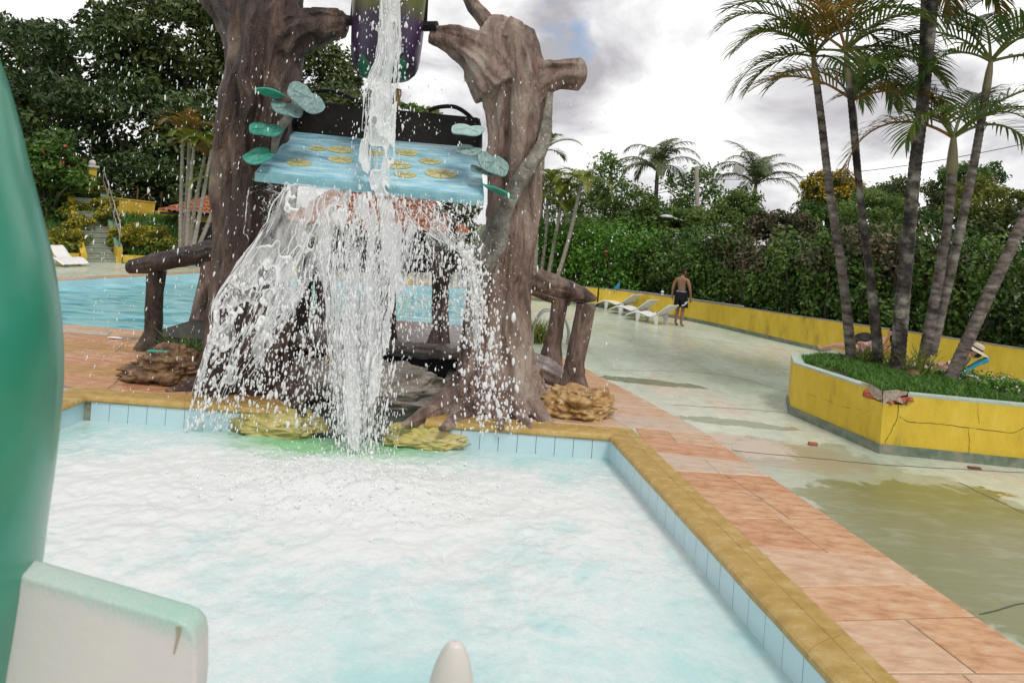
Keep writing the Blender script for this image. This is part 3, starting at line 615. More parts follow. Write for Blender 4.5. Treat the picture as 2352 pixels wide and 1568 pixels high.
# ------------------------------------------------------------------ hedge behind the wall, shrub by shrub
def wall_at(s):
    L_ = np.concatenate([[0], np.cumsum(np.linalg.norm(np.diff(WALL2, axis=0), axis=1))]); p = np.array([np.interp(s, L_, WALL2[:, k]) for k in range(3)]); q = np.array([np.interp(s+.3, L_, WALL2[:, k]) for k in range(3)])
    d = q-p; d /= np.linalg.norm(d); return p, d, np.array([-d[1], d[0], 0])
hedge = [(-3.6, 3.0, 3.1, 'lf_bright', 'bright green hedge shrub behind the thin clustered palms'), (-.6, 3.2, 2.9, 'lf_bright', 'bright green hedge shrub with red berries behind the blue net handle'),
         (2.4, 3.2, 3.1, 'lf_hedge', 'deep green hedge shrub behind the three white loungers'), (4.9, 2.6, 3.0, 'lf_bronze', 'bronze-tinged hedge shrub behind the walking bather'),
         (7.2, 2.8, 3.2, 'lf_hedge', 'dark green hedge shrub just past the walking bather'), (9.6, 2.8, 3.3, 'lf_bronze', 'bronze and brown topped hedge shrub left of the planter palms'),
         (12.0, 2.8, 3.3, 'lf_hedge', 'dark hedge shrub behind the paired leaning palm trunks'), (14.4, 2.8, 3.2, 'lf_hedge', 'dark glossy hedge shrub behind the white marker post'),
         (16.8, 2.8, 3.1, 'lf_bronze', 'olive brown hedge shrub behind the bather in a straw hat'), (19.4, 3.0, 3.0, 'lf_hedge', 'dark hedge shrub beyond the strongly leaning palm')]
for i, (s, ln, ht, m, lab) in enumerate(hedge):
    p, d, nn = wall_at(max(s, 0)); p = p+d*min(s, 0)
    r = np.random.default_rng(100+i); sub = 95; C = p+d*r.uniform(-ln*.62, ln*.62, sub)[:, None]+nn*(.95+r.uniform(-.35, 1.3, sub))[:, None]
    C[:, 2] = r.uniform(.35, ht-.3, sub)+.35*(fbm(C*.5, 5, 2)-.5); SR = r.uniform(.42, .66, sub); ci = r.choice(sub, 14000)
    dd = r.normal(0, 1, (14000, 3)); dd[:, :] -= nn*.5; dd /= np.linalg.norm(dd, axis=1)[:, None]
    P = C[ci]+dd*(SR[ci]*r.uniform(.5, 1.1, 14000))[:, None]; ok = ((P-p)@nn > .2) & (P[:, 2] > .15); P = P[ok]; dd = dd[ok]
    t_ = thing('hedge_shrub', lab, 'hedge', group='shrubs of the hedge behind the wall')
    ctv = r.random(sub)[ci][ok]
    top = P[:, 2] > ht*.62
    if m == 'lf_bronze':
        link('foliage', leaf_mesh('foliage', P[~top], dd[~top], .13, 300+i, .7, clump=ctv[~top]), M['lf_hedge'], t_); link('top_foliage', leaf_mesh('top_foliage', P[top], dd[top], .125, 400+i, .7, clump=ctv[top]), M['lf_bronze'], t_)
    else: link('foliage', leaf_mesh('foliage', P, dd, .13, 300+i, .65, clump=ctv), M[m], t_)
    mb = MB()
    for k in range(7):
        b_ = p+d*random.uniform(-ln*.5, ln*.5)+nn*random.uniform(.5, 1.1); mb.tube([b_, b_+np.array([random.uniform(-.3, .3), random.uniform(-.1, .1), ht*.45]), b_+np.array([random.uniform(-.5, .5), random.uniform(-.2, .2), ht*.85])], [.04, .03, .015], 5)
    mb.build('stem', M['wood'], t_)
    if i == 1:
        sel = r.choice(len(P), 60); link('berry', leaf_mesh('berry', P[sel]-nn*.12, dd[sel], .08, 9, .9), M['red_flower'], t_)['kind'] = 'stuff'

# ------------------------------------------------------------------ palms
def frond_geo(p0, az, el, Ln, droop, nl, ll, lw, seed, lift=.35, hang=.5, cone=.5):
    """one pinnate frond: curved rachis with two rows of bent leaflets"""
    r = random.Random(seed); mb = MB(); pts = []; p = Vector(p0); K_ = 14
    for i in range(K_+1):
        t = i/K_; e_ = el-droop*t**1.25; pts.append(p.copy()); p = p+Vector((math.cos(az)*math.cos(e_), math.sin(az)*math.cos(e_), math.sin(e_)))*(Ln/K_)
    mb.tube(pts, [.022*(1-.85*i/K_)*(Ln/1.8)+.003 for i in range(K_+1)], 5)
    nr_ = len(mb.v); rn = [0.1]*nr_; side0 = Vector((-math.sin(az), math.cos(az), 0))
    for i in range(nl):
        t = .16+.84*(i+.5)/nl; f = t*K_; a = min(int(f), K_-1); q = pts[a].lerp(pts[a+1], f-a); tg = (pts[a+1]-pts[a]).normalized(); up = side0.cross(tg)*-1
        if up.z < 0: up = -up
        lng = ll*(.35+.65*math.sin(PI*min(1, (t*.86+.1))**.8))*r.uniform(.85, 1.1)
        for s in (-1, 1):
            fw = cone+.9*t; d = (side0*s*(1-.35*t)+tg*fw+up*lift+Vector((r.gauss(0, .06), r.gauss(0, .06), r.gauss(0, .06)))).normalized()
            wv = d.cross(up).normalized(); P_ = q.copy(); V = []; seg = 3
            for k in range(seg+1):
                u = k/seg; wd = lw*(.55, 1, .75, .08)[k]*.5; V += [P_-wv*wd, P_+wv*wd]
                d = (d+Vector((0, 0, -hang*(.25+u)))).normalized(); P_ = P_+d*(lng/seg)
            mb.add(V, [(2*k, 2*k+1, 2*k+3, 2*k+2) for k in range(seg)])
            c_ = r.random(); rn += [c_]*8
    return mb, rn
def add_frond(parent, name, m, *a, **k):
    mb, rn = frond_geo(*a, **k); me = mb.mesh(name); at_ = me.attributes.new('rnd', 'FLOAT', 'POINT'); at_.data.foreach_set('value', np.array(rn, np.float32)); return link(name, me, M[m], parent)
def palm_trunk(parent, pts, rad, m, rings=.09):
    P = catmull(pts, 14); s = np.concatenate([[0], np.cumsum(np.linalg.norm(np.diff(P, axis=0), axis=1))]); n_ = max(20, int(s[-1]/rings*3)); ss = np.linspace(0, s[-1], n_)
    Q = np.stack([np.interp(ss, s, P[:, k]) for k in range(3)], 1); rr = np.interp(ss/s[-1], np.linspace(0, 1, len(rad)), rad); rr = rr*(1+.055*np.where(np.arange(n_) % 3 == 0, 1, -.3))*(1+.10*(fbm(np.stack([ss*2, 0*ss, 0*ss+len(pts)], 1), 4, 2)-.5))
    mb = MB(); mb.tube([Vector(q) for q in Q], list(rr), 14); return mb.build('trunk', M[m], parent, smooth=True)
DP = 13.0
def planter_palm(label, pts, rad, crown, fronds, tm, seed, D0=DP, shaft=.75, bulge=1.06, name='palm_tree'):
    W_ = [at(x, y, D0) for x, y in pts]; base = W_[0]
    t_ = thing(name, label, 'palm', group='palms growing in the planter'); palm_trunk(t_, W_, rad, tm)
    if crown:
        top = W_[-1]; dirn = (W_[-1]-W_[-2]).normalized(); ct_ = top+dirn*shaft
        MB().tube([top-dirn*.03, top+dirn*.12, top+dirn*shaft*.6, ct_], [rad[-1]*.95, rad[-1]*bulge, rad[-1]*.9, rad[-1]*.45], 12).build('crownshaft', M['shaft'], t_, smooth=True)
        for k, (az, el, Ln, dr, mm) in enumerate(fronds):
            add_frond(t_, 'frond', mm, ct_-dirn*.06, math.radians(az), math.radians(el), Ln*1.12, dr*1.08, 27, .76, .040, seed*31+k, lift=.42, hang=.40)
    return t_
FR, GN = 'frond_rust', 'frond'
planter_palm('slim grey palm at the pointed end of the yellow planter', [(1957, 835), (1936, 640), (1906, 440), (1887, 280), (1877, 200)], [0.095, 0.076, 0.069, 0.064, 0.060], 1,
             [(175, 62, 1.9, 2.0, GN), (200, 35, 1.7, 1.6, GN), (150, 75, 1.9, 1.7, GN), (15, 55, 1.8, 1.9, GN), (-40, 60, 1.8, 1.8, GN), (80, 70, 1.8, 1.6, GN), (-100, 55, 1.5, 1.6, FR), (170, 85, 2.0, 1.5, FR), (185, 5, 1.5, 1.3, GN), (30, 15, 1.6, 1.4, GN)], 'trunk', 1, 12.0, .6)
planter_palm('slender palm with black-blotched trunk beside the pointed-end palm', [(2020, 842), (2002, 660), (1986, 540), (1966, 360), (1956, 250), (1950, 190)], [0.087, 0.076, 0.064, 0.057, 0.054, 0.053], 1,
             [(165, 40, 1.8, 1.6, FR), (190, 70, 1.9, 1.6, FR), (20, 45, 2.0, 1.7, GN), (-10, 68, 1.9, 1.5, GN), (60, 75, 1.9, 1.3, GN), (-60, 45, 1.7, 1.9, GN), (5, 20, 1.8, 1.2, GN), (-25, 5, 1.5, 1.1, GN), (150, 10, 1.6, 1.2, GN), (35, 25, 1.9, 1.8, GN)], 'trunk_dark', 2, 11.6, .6)
planter_palm('shorter palm with rusty drooping fronds behind the black-blotched palm', [(2016, 815), (2000, 660), (1984, 520), (1972, 400), (1966, 330), (1963, 290)], [0.076, 0.068, 0.057, 0.053, 0.050, 0.049], 1,
             [(176, 35, 1.75, 1.35, FR), (-5, 38, 1.6, 1.8, GN), (-35, 25, 1.45, 1.7, FR), (35, 50, 1.8, 1.7, GN), (150, 60, 1.5, 1.9, GN), (10, 68, 1.8, 1.7, GN), (-100, 62, 1.3, 1.8, GN)], 'trunk', 3, 11.8, .5)
planter_palm('thick lichen-spotted palm in the middle of the planter', [(2060, 855), (2077, 640), (2100, 400), (2118, 250), (2131, 120), (2142, 0), (2150, -120)], [0.117, 0.110, 0.102, 0.095, 0.091, 0.087, 0.083], 1,
             [(170, 10, 2.0, 1.3, GN), (195, -5, 1.8, 1.0, GN), (10, 10, 2.1, 1.2, GN), (-20, -5, 1.9, 1.0, FR), (60, 30, 2, 1.3, GN), (120, 35, 2, 1.3, GN), (-80, 20, 1.6, 1.2, GN), (25, -18, 1.8, .8, GN), (178, 40, 2.1, 1.5, GN)], 'trunk_dark', 4, 11.2)
planter_palm('thin brown palm half hidden behind the thick spotted palm', [(2068, 820), (2085, 640), (2104, 420), (2114, 250), (2119, 120), (2123, 0), (2126, -60)], [0.068, 0.064, 0.060, 0.057, 0.053, 0.053, 0.053], 1,
             [(165, -8, 1.9, 1.0, FR), (15, -5, 1.9, 1.1, FR), (185, 15, 2.0, 1.3, GN), (-10, 15, 2.0, 1.2, GN), (90, 40, 1.8, 1.3, GN), (40, -15, 1.6, .9, FR)], 'trunk', 5, 11.4)
planter_palm('palm with pale bulging crownshaft and arching fronds over the marker post', [(2120, 835), (2152, 660), (2176, 520), (2184, 440), (2186, 400)], [0.095, 0.083, 0.076, 0.068, 0.076], 1,
             [(172, 30, 1.95, 2.1, FR), (160, 58, 1.9, 1.5, GN), (140, 72, 1.9, 1.3, GN), (8, 35, 2.0, 2.2, GN), (20, 40, 2.1, .9, GN), (-15, 52, 2.1, 1.1, GN), (40, 62, 2.0, 1.5, GN), (-70, 45, 1.4, 1.9, GN), (-150, 40, 1.5, 2.0, GN)], 'trunk', 6, 11.3, .66, 1.18)
planter_palm('tall palm leaning right from behind the pale-crownshaft palm', [(2138, 815), (2196, 570), (2232, 400), (2252, 290), (2264, 215)], [0.087, 0.076, 0.069, 0.064, 0.060], 1,
             [(170, 45, 1.7, 1.6, GN), (150, 65, 1.8, 1.5, GN), (10, 48, 2.0, 1.4, GN), (-20, 60, 2.0, 1.4, GN), (0, 20, 1.9, 1.2, GN), (70, 70, 1.8, 1.4, GN), (195, 15, 1.6, 1.5, GN), (-80, 50, 1.4, 1.6, GN)], 'trunk', 7, 11.35, .6)
planter_palm('palm leaning hard right at the planter front beside the straw hat bather', [(2178, 880), (2260, 700), (2352, 505), (2440, 300), (2500, 130)], [0.095, 0.087, 0.083, 0.079, 0.076], 1,
             [(165, 40, 2.0, 1.6, GN), (10, 50, 2.0, 1.5, GN), (60, 60, 2.0, 1.5, GN), (190, 60, 1.9, 1.6, GN), (-60, 55, 1.8, 1.6, GN), (120, 70, 1.8, 1.4, GN)], 'trunk', 8, 10.8)

# thin clustered palms behind the right concrete tree
def thin_palm(label, base, crown, rad, seed, m='frond_lime', nf=7, Ln=1.5, group=None, tm='trunk_pale', el=(25, 75), hang=.35, ll=.5, lw=.055, nl=22, dr=(1.4, 2.2)):
    t_ = thing('palm_tree', label, 'palm', group=group); base = Vector(base); crown = Vector(crown); mid = base.lerp(crown, .5)+Vector((random.uniform(-.1, .1), 0, 0))
    palm_trunk(t_, [base, mid, crown], [rad*1.2, rad, rad*.8], tm, .16); r = random.Random(seed)
    for k in range(nf): add_frond(t_, 'frond', m, crown, 2*PI*k/nf+r.uniform(-.35, .35), math.radians(r.uniform(*el)), Ln*r.uniform(.8, 1.15), r.uniform(*dr), nl, ll, lw, seed*17+k, hang=hang)
    return t_
for k, (bx, by, tx, ty, D_) in enumerate([(1268, 640, 1335, 420, 25.6), (1225, 640, 1232, 470, 25.9), (1240, 640, 1262, 430, 26.3), (1255, 640, 1292, 455, 26.0), (1236, 630, 1248, 350, 26.8), (1262, 640, 1300, 500, 26.6)]):
    thin_palm(('lime-fronded thin palm with ringed pale trunk in the cluster by the right concrete tree', 'tall thin palm rising highest of the cluster by the right concrete tree')[k == 4], gr(bx, by, .0)*0+at(bx, by, D_)*1.0-Vector((0, 0, max(0, at(bx, by, D_).z))), at(tx, ty, D_), .075, 40+k, group='thin clustered palms by the right concrete tree')
# same kind of cluster on the left garden bank
for k, (bx, by, tx, ty, D_) in enumerate([(428, 588, 446, 330, 27.2), (414, 590, 420, 312, 27.6), (440, 588, 486, 345, 27.0), (432, 592, 470, 360, 27.8), (446, 588, 505, 420, 27.4), (420, 590, 436, 300, 28.2)]):
    thin_palm(('thin pale-trunked palm with lime fronds in the cluster before the tiled hut', 'thin pale-trunked palm with rust-brown fronds in the cluster before the tiled hut')[k % 2], at(bx, by, D_), at(tx, ty, D_), .07, 60+k, m=('frond_lime', 'frond_rust')[k % 2], group='thin clustered palms before the tiled hut')
thin_palm('feathery grey-green palm between the utility pole and the thin palm cluster', at(1490, 560, 33), at(1510, 395, 33), .11, 81, 'frond_queen', 18, 2.6, hang=.9, ll=.8, lw=.04, nl=34, tm='trunk', el=(30, 88), dr=(1.6, 2.6))
thin_palm('feathery grey-green palm standing alone right of the utility pole', at(1728, 560, 33), at(1736, 425, 33), .10, 82, 'frond_queen', 18, 2.5, hang=.8, ll=.8, lw=.04, nl=34, tm='trunk', el=(25, 88), dr=(1.1, 2.3))

# ------------------------------------------------------------------ trees behind the hedge and on the bank
def T(x, y, D): return tuple(at(x, y, D))
def px(p, D): return p*D/FPX
def gtree(name, label, x, y, D, rx, ry, n, size, m, seed, **k):
    c = T(x, y, D); R_ = (px(rx, D), px(rx, D)*.8, px(ry, D)); return tree(name, label, 'tree', (c[0], c[1], 0), [(c, R_)], n, size, m, seed, **k)
gtree('leafy_tree', 'sparse light green tree with airy crown behind the thin palm cluster', 1385, 430, 31, 55, 85, 2300, .17, 'lf_light', 201, sub=26, subr=(.3, .62), aspect=.6, r0=.08, fill=.0)
gtree('leafy_tree', 'sparse light green tree between the two feathery palms', 1585, 450, 32, 70, 65, 2300, .17, 'lf_light', 202, sub=26, subr=(.3, .62), aspect=.6, r0=.08, fill=.0)
gtree('leafy_tree', 'thin green tree under the feathery palm left of the utility pole', 1450, 470, 30, 60, 45, 2300, .17, 'lf_light', 203, sub=26, subr=(.3, .62), aspect=.6, r0=.07, fill=.0)
gtree('leafy_tree', 'small airy tree just right of the utility pole', 1680, 470, 31, 60, 45, 2300, .17, 'lf_light', 204, sub=26, subr=(.3, .62), aspect=.6, r0=.07, fill=.0)
gtree('leafy_tree', 'airy green tree rising beside the right concrete tree', 1300, 470, 33, 70, 75, 2300, .17, 'lf_light', 205, sub=26, subr=(.3, .62), aspect=.6, r0=.08, fill=.0)
gtree('flowering_tree', 'round tree covered in yellow blossom beyond the hedge', 1905, 440, 30, 62, 46, 7000, .13, 'lf_olive', 206, extra=('blossom', 5200, .11, 'blossom'), subr=(.25, .42), sub=44)
gtree('leafy_tree', 'fresh lime green feathery tree behind the black-blotched palm', 2010, 500, 25, 90, 60, 9000, .13, 'lf_light', 207, subr=(.22, .4), fill=.2)
gtree('leafy_tree', 'grey-olive rounded tree on the skyline behind the thick spotted palm', 2090, 460, 34, 110, 60, 8000, .18, 'lf_olive', 208, subr=(.22, .4), fill=.2)
gtree('leafy_tree', 'yellow-green clumped tree behind the leaning palm', 2265, 470, 27, 85, 70, 9000, .14, 'lf_lime', 209, subr=(.2, .34), sub=46, fill=.3)
gtree('leafy_tree', 'dark green tree top rising above the yellow-green clumped tree', 2240, 420, 33, 75, 45, 6000, .16, 'lf_hedge', 210, subr=(.22, .4), fill=.2)
gtree('leafy_tree', 'olive tree at the far right end of the hedge', 2420, 500, 26, 90, 70, 4200, .2, 'lf_olive', 211)
gtree('leafy_tree', 'low bronze-leaved tree behind the hedge left of the planter', 1800, 520, 26, 80, 35, 3600, .18, 'lf_bronze', 212)
for i, (x, y, D_, rx, ry, m, lab) in enumerate([(1310, 545, 29, 90, 48, 'lf_light', 'low airy green tree filling behind the thin palm cluster'), (1450, 525, 30, 85, 45, 'lf_light', 'low light green tree beneath the left feathery palm'), (1570, 515, 29.5, 80, 40, 'lf_light', 'low leafy tree just left of the utility pole'), (1690, 510, 30, 85, 38, 'lf_light', 'low leafy tree under the lone feathery palm'),
                                           (1890, 510, 28, 80, 45, 'lf_hedge', 'deep green tree under the yellow blossom tree'), (2120, 520, 29, 110, 50, 'lf_hedge', 'dense green tree behind the thick spotted palm'), (2330, 530, 26, 110, 50, 'lf_olive', 'low olive tree behind the hedge by the leaning palm')]):
    gtree('leafy_tree', lab, x, y, D_, rx, ry, 4200, .17, m, 250+i, sub=34, subr=(.28, .5), aspect=.6, r0=.07, fill=.05)
# big dark trees over the left garden
gtree('broadleaf_tree', 'big dark tree above the garden stairs', 235, 160, 40, 150, 150, 9000, .42, 'lf_dark', 221, r0=.3, sub=60)
gtree('broadleaf_tree', 'tall olive-crowned tree behind the left concrete tree', 430, 110, 42, 170, 150, 10000, .40, 'lf_olive', 222, r0=.32, sub=70)
gtree('broadleaf_tree', 'dark leaning tree beside the green slide', 95, 230, 33, 110, 200, 8000, .32, 'lf_dark', 223, r0=.25, sub=60)
gtree('broadleaf_tree', 'shaded glossy tree hanging over the yellow garden wall', 330, 300, 37, 160, 120, 9000, .32, 'lf_dark', 224, r0=.25, sub=60)
gtree('broadleaf_tree', 'olive green tree sloping down behind the blue tray', 690, 190, 42, 130, 120, 8000, .36, 'lf_olive', 225, r0=.25, sub=60)
gtree('broadleaf_tree', 'dark evergreen tree between the hut and the left concrete tree', 500, 330, 40, 120, 140, 7000, .36, 'lf_dark', 226, r0=.25, sub=50)
gtree('broadleaf_tree', 'lower mixed tree behind the black backboard', 800, 280, 40, 130, 70, 6000, .32, 'lf_olive', 227, r0=.2, sub=46)
gtree('broadleaf_tree', 'small tree tip showing above the right of the black backboard', 945, 265, 36, 55, 34, 1600, .24, 'lf_light', 228, r0=.1, sub=24)
gtree('broadleaf_tree', 'bushy green tree with red blossoms above the shrubs by the slide', 120, 400, 29, 75, 95, 6000, .24, 'lf_hedge', 229, r0=.14, sub=50, extra=('red_flower', 90, .14, 'blossom'))
gtree('broadleaf_tree', 'dark far tree closing the gap behind the slide', -60, 250, 40, 170, 240, 8000, .42, 'lf_dark', 230, r0=.3, sub=60)
gtree('broadleaf_tree', 'deep shaded thicket tree behind the rusty fence posts', 320, 425, 34.5, 170, 55, 9000, .24, 'lf_dark', 231, r0=.16, sub=60)
gtree('broadleaf_tree', 'dark low thicket above the retaining wall beside the hut', 420, 440, 36, 90, 60, 5000, .24, 'lf_dark', 232, r0=.12, sub=50)
gtree('broadleaf_tree', 'dark undergrowth tree behind the tall gate pillar', 215, 425, 35, 80, 55, 5000, .24, 'lf_dark', 233, r0=.12, sub=50)
# ------------------------------------------------------------------ left garden bank with stairs
S0 = np.array([-16.06, 26.94]); E_ = np.array([.862, .507]); N_ = np.array([-.66, .75]); NB = np.array([-.507, .862])
def sm(a, b, x): t = np.clip((x-a)/(b-a), 0, 1); return t*t*(3-2*t)
NU, NV = 110, 90
uu, vv = np.meshgrid(np.linspace(-40, 6.5, NU), np.linspace(.15, 34, NV)); P2 = S0+uu[..., None]*E_+vv[..., None]*NB
hgt = .28+1.45*sm(.3, 4.6, vv)+1.0*sm(5.2, 12, vv)+.25*(fbm(np.dstack([P2*.6, 0*uu]), 41, 3)-.5); hgt *= 1-sm(3.0, 5.6, uu)*.93
hgt -= .5*((uu > -.75) & (uu < .85) & (vv < 5.6))
idx = np.arange(NU*NV).reshape(NV, NU); F = np.stack([idx[:-1, :-1], idx[:-1, 1:], idx[1:, 1:], idx[1:, :-1]], -1).reshape(-1, 4)
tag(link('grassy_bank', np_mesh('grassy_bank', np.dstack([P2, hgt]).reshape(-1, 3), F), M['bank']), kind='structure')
def bank_h(x, y):
    d = np.array([x, y])-S0; v = d@NB; u = d@E_; return float((.28+1.45*sm(.3, 4.6, v)+1.0*sm(5.2, 12, v))*(1-sm(3.0, 5.6, u)*.93))
# wild grass on the bank
n = 9000; u_ = RNG.uniform(-7, 4, n); v_ = RNG.uniform(.4, 6.5, n); Pg = S0+u_[:, None]*E_+v_[:, None]*NB
inst = (np.abs(((Pg-S0)@np.array([[.75], [.66]])).ravel()) < 1.0) & (v_ < 5.6)
hg = (.28+1.45*sm(.3, 4.6, v_)+1.0*sm(5.2, 12, v_))*(1-sm(3.0, 5.6, u_)*.93)
def blades(name, P, h, wd, m, parent=None, seed=0, lean=.35):
    r = np.random.default_rng(seed); n = len(P); a = r.uniform(0, 2*PI, n); hh = h*r.uniform(.5, 1.2, n); ln = r.normal(0, lean, (n, 2))*hh[:, None]; sd = np.stack([np.cos(a), np.sin(a), 0*a], 1)*wd*.5
    mid = P+np.stack([ln[:, 0]*.35, ln[:, 1]*.35, hh*.55], 1); tip = P+np.stack([ln[:, 0], ln[:, 1], hh], 1)
    V = np.stack([P-sd, P+sd, mid+sd*.8, mid-sd*.8, tip], 1).reshape(-1, 3); b = np.arange(n)[:, None]*5
    F = np.vstack([b+np.array([[0, 1, 2, 3]]), b+np.array([[3, 2, 4, 4]])])
    F3 = np.vstack([b+np.array([[0, 1, 2]]), b+np.array([[0, 2, 3]]), b+np.array([[3, 2, 4]])])
    me = np_mesh(name, V, F3, {'rnd': np.repeat(r.random(n), 5)}, smooth=False); return link(name, me, M[m], parent)
tag(blades('bank_grass', np.column_stack([Pg, hg])[~inst], .30, .04, 'grass', seed=5), 'shaggy green grass growing over the sloping garden bank', 'grass', kind='stuff')
# stairs
st = thing('garden_stairs', 'pale green concrete stairs with yellow side walls climbing the bank', 'stairs', (S0[0], S0[1], 0))
W2 = np.array([N_[1], -N_[0]]); NS = 13; RI, RU = .19, .31; M['stair'] = mat('stair_paint', [(.20, .24, .18), (.32, .36, .28)], .7, 5, 5, .3, 20)
def st_pt(u, v, z): p = W2*u+N_*v; return Vector((p[0], p[1], z))
def st_box(mb, u0, u1, v0, v1, z0, z1):
    P = [st_pt(u, v, z) for z in (z0, z1) for u, v in ((u0, v0), (u1, v0), (u1, v1), (u0, v1))]; mb.add(P, [(3, 2, 1, 0), (4, 5, 6, 7), (0, 1, 5, 4), (1, 2, 6, 5), (2, 3, 7, 6), (3, 0, 4, 7)])
for k in range(NS):
    mb = MB(); st_box(mb, -.5, .5, k*RU, (k+1)*RU+.3, 0, RI*(k+1)-.03); st_box(mb, -.5, .5, k*RU-.025, (k+1)*RU-.027, RI*(k+1)-.029, RI*(k+1)); mb.build('step', M['stair'], st)
for s in (-1, 1):
    mb = MB(); a, b_ = (.502, .70) if s > 0 else (-.70, -.502)
    k_ = 0 if s > 0 else -.27; P = [st_pt(u, v, z) for u in (a, b_) for v, z in ((-.12, 0), (-.12, .62+k_), (.1, .62+k_), (NS*RU, NS*RI+.35+k_), (NS*RU, 0))]
    mb.add(P, [(0, 1, 2, 3, 4), (9, 8, 7, 6, 5)]+[(i, 5+i, 5+(i+1) % 5, (i+1) % 5) for i in range(5)]); mb.build('side_wall', M['yellow_far'], st)
    if s > 0:
        P = [st_pt(u, v, z) for u in (a-.03, b_+.03) for v, z in ((.05, .605), (.1, .66), (NS*RU, NS*RI+.40), (NS*RU, NS*RI+.352))]
        MB().add(P, [(0, 1, 2, 3), (7, 6, 5, 4)]+[(i, 4+i, 4+(i+1) % 4, (i+1) % 4) for i in range(4)]).build('side_wall_cap', mat('jade_cap', [(.10, .24, .16), (.16, .30, .2)], .6, 6), st)
        for hh in (.55, .95): MB().tube([st_pt(.60, .05, .60), st_pt(.60, .05, .60+hh*.8), st_pt(.60, .2, .66+hh), st_pt(.60, NS*RU, NS*RI+.30+hh)], .022, 8).build('handrail', M['metal_grey'], st, smooth=True)
        for v in (1.4, 2.8, 4.0): MB().tube([st_pt(.60, v, .66+v*.6), st_pt(.60, v, .66+v*.6+.85)], .018, 8).build('rail_post', M['metal_grey'], st, smooth=True)
# low wall at the foot of the bank
for a, b_, lab in ((-9, -.74, 'low yellow wall at the bank foot between the slide and the stairs'), (.74, 6.5, 'low yellow wall at the bank foot right of the stairs')):
    p, q = S0+E_*a, S0+E_*b_; t_ = thing('low_wall', lab, 'wall'); MB().beam((*p, .165), (*q, .165), .16, .33).build('wall_body', M['yellow_far'], t_)
    MB().beam((*(p-NB*.09), .025), (*(q-NB*.09), .025), .03, .05).build('skirting', M['skirt'], t_)
p = at(215, 457, 30.6); q = at(358, 476, 32.5)
t_ = thing('retaining_wall', 'rough yellow retaining wall halfway up the bank', 'wall'); p = at(243, 478, 30.8); q = at(352, 489, 32.4)
MB().beam(p, q, .2, .95).build('wall_body', M['yellow_far'], t_); MB().beam(p+Vector((0, 0, .50)), q+Vector((0, 0, .50)), .26, .05).build('coping', M['yellow_far'], t_)
q2 = at(388, 530, 33); MB().beam((q.x+.06, q.y+.1, q.z-.35), (q2.x, q2.y+.6, q2.z), .2, 1.3).build('wall_body', M['yellow_far'], t_)
for (x, y0, y1, D_, wd, lab) in ((205, 385, 470, 30.4, .40, 'tall yellow gate pillar with pale cap at the stair top'), (157, 405, 465, 33, .32, 'smaller yellow gate pillar behind the red blossoms')):
    a, b_ = at(x, y1, D_), at(x, y0, D_); zb = min(a.z, bank_h(a.x, a.y)-.1); t_ = thing('gate_pillar', lab, 'pillar', (a.x, a.y, zb)); hh = b_.z-zb
    MB().box((0, 0, hh/2), (wd, wd, hh), .5).build('shaft', M['yellow_far'], t_, bevel=.015); MB().box((0, 0, hh+.05), (wd+.16, wd+.16, .1), .5).build('cap', M['wall_white'], t_, bevel=.015); MB().lathe([(.001, .26), (.10, .22), (.15, .12), (.12, .02), (.08, 0)], 14, (0, 0, hh+.1)).build('lamp_globe', M['wall_white'], t_, smooth=True)
for i, (x, y0, y1, D_) in enumerate([(318, 432, 470, 32.2), (345, 428, 478, 33.2), (372, 440, 490, 34)]):
    a, b_ = at(x-4, y1, D_), at(x, y0, D_); b_.x = a.x; b_.y = a.y; a.z -= .8; t_ = thing('fence_post', ('rusty iron fence post standing alone above the retaining wall', 'rusty iron fence post with a diagonal brace above the retaining wall', 'rusty iron fence post nearest the tiled hut')[i], 'post', a)
    MB().tube([(0, 0, 0), (0, 0, b_.z-a.z)], .04, 6).build('post', M['rust'], t_)
    if i == 1: MB().tube([(-.75, -.25, .75), (0, 0, b_.z-a.z-.25)], .03, 6).build('brace', M['rust'], t_)
# yellow-leaved shrubs
shr = [(150, 553, 26.9, 48, 30, 'broad yellow-leaved shrub at the bank foot left of the stairs'), (182, 518, 28.2, 34, 24, 'round yellow-leaved shrub halfway up left of the stairs'), (178, 487, 29.2, 32, 20, 'yellow-leaved shrub high on the bank left of the stairs'),
       (226, 441, 30.2, 26, 15, 'clipped yellow-leaved shrub beside the tall gate pillar'), (238, 472, 29.6, 24, 18, 'clipped yellow-leaved shrub right of the handrail, higher one'), (248, 496, 28.8, 24, 18, 'clipped yellow-leaved shrub right of the handrail, lower one'),
       (285, 552, 28.2, 40, 34, 'long yellow-topped shrub right of the stairs foot'), (350, 556, 28.8, 48, 32, 'long yellow-topped shrub nearest the palm cluster'), (140, 468, 30, 36, 24, 'dark leggy shrub under the red-blossomed tree')]
for i, (x, y, D_, rx, ry, lab) in enumerate(shr):
    c = T(x, y, D_); t_ = thing('garden_shrub', lab, 'shrub', group='yellow-leaved shrubs on the garden bank'); P, d, ct, C = crown_pts([(c, (px(rx, D_), px(rx, D_)*.8, px(ry, D_)))], 2600, 500+i, 26, (.3, .5), .5)
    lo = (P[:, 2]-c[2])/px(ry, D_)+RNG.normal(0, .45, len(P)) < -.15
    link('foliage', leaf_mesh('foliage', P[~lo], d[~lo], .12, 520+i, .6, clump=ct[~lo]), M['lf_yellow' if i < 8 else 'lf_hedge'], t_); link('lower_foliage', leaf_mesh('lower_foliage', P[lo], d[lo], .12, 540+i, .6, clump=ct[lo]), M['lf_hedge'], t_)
    mb = MB(); branches(mb, (c[0], c[1], c[2]-px(ry, D_)-.3), C, .035, i, 6); mb.build('stem', M['wood'], t_)

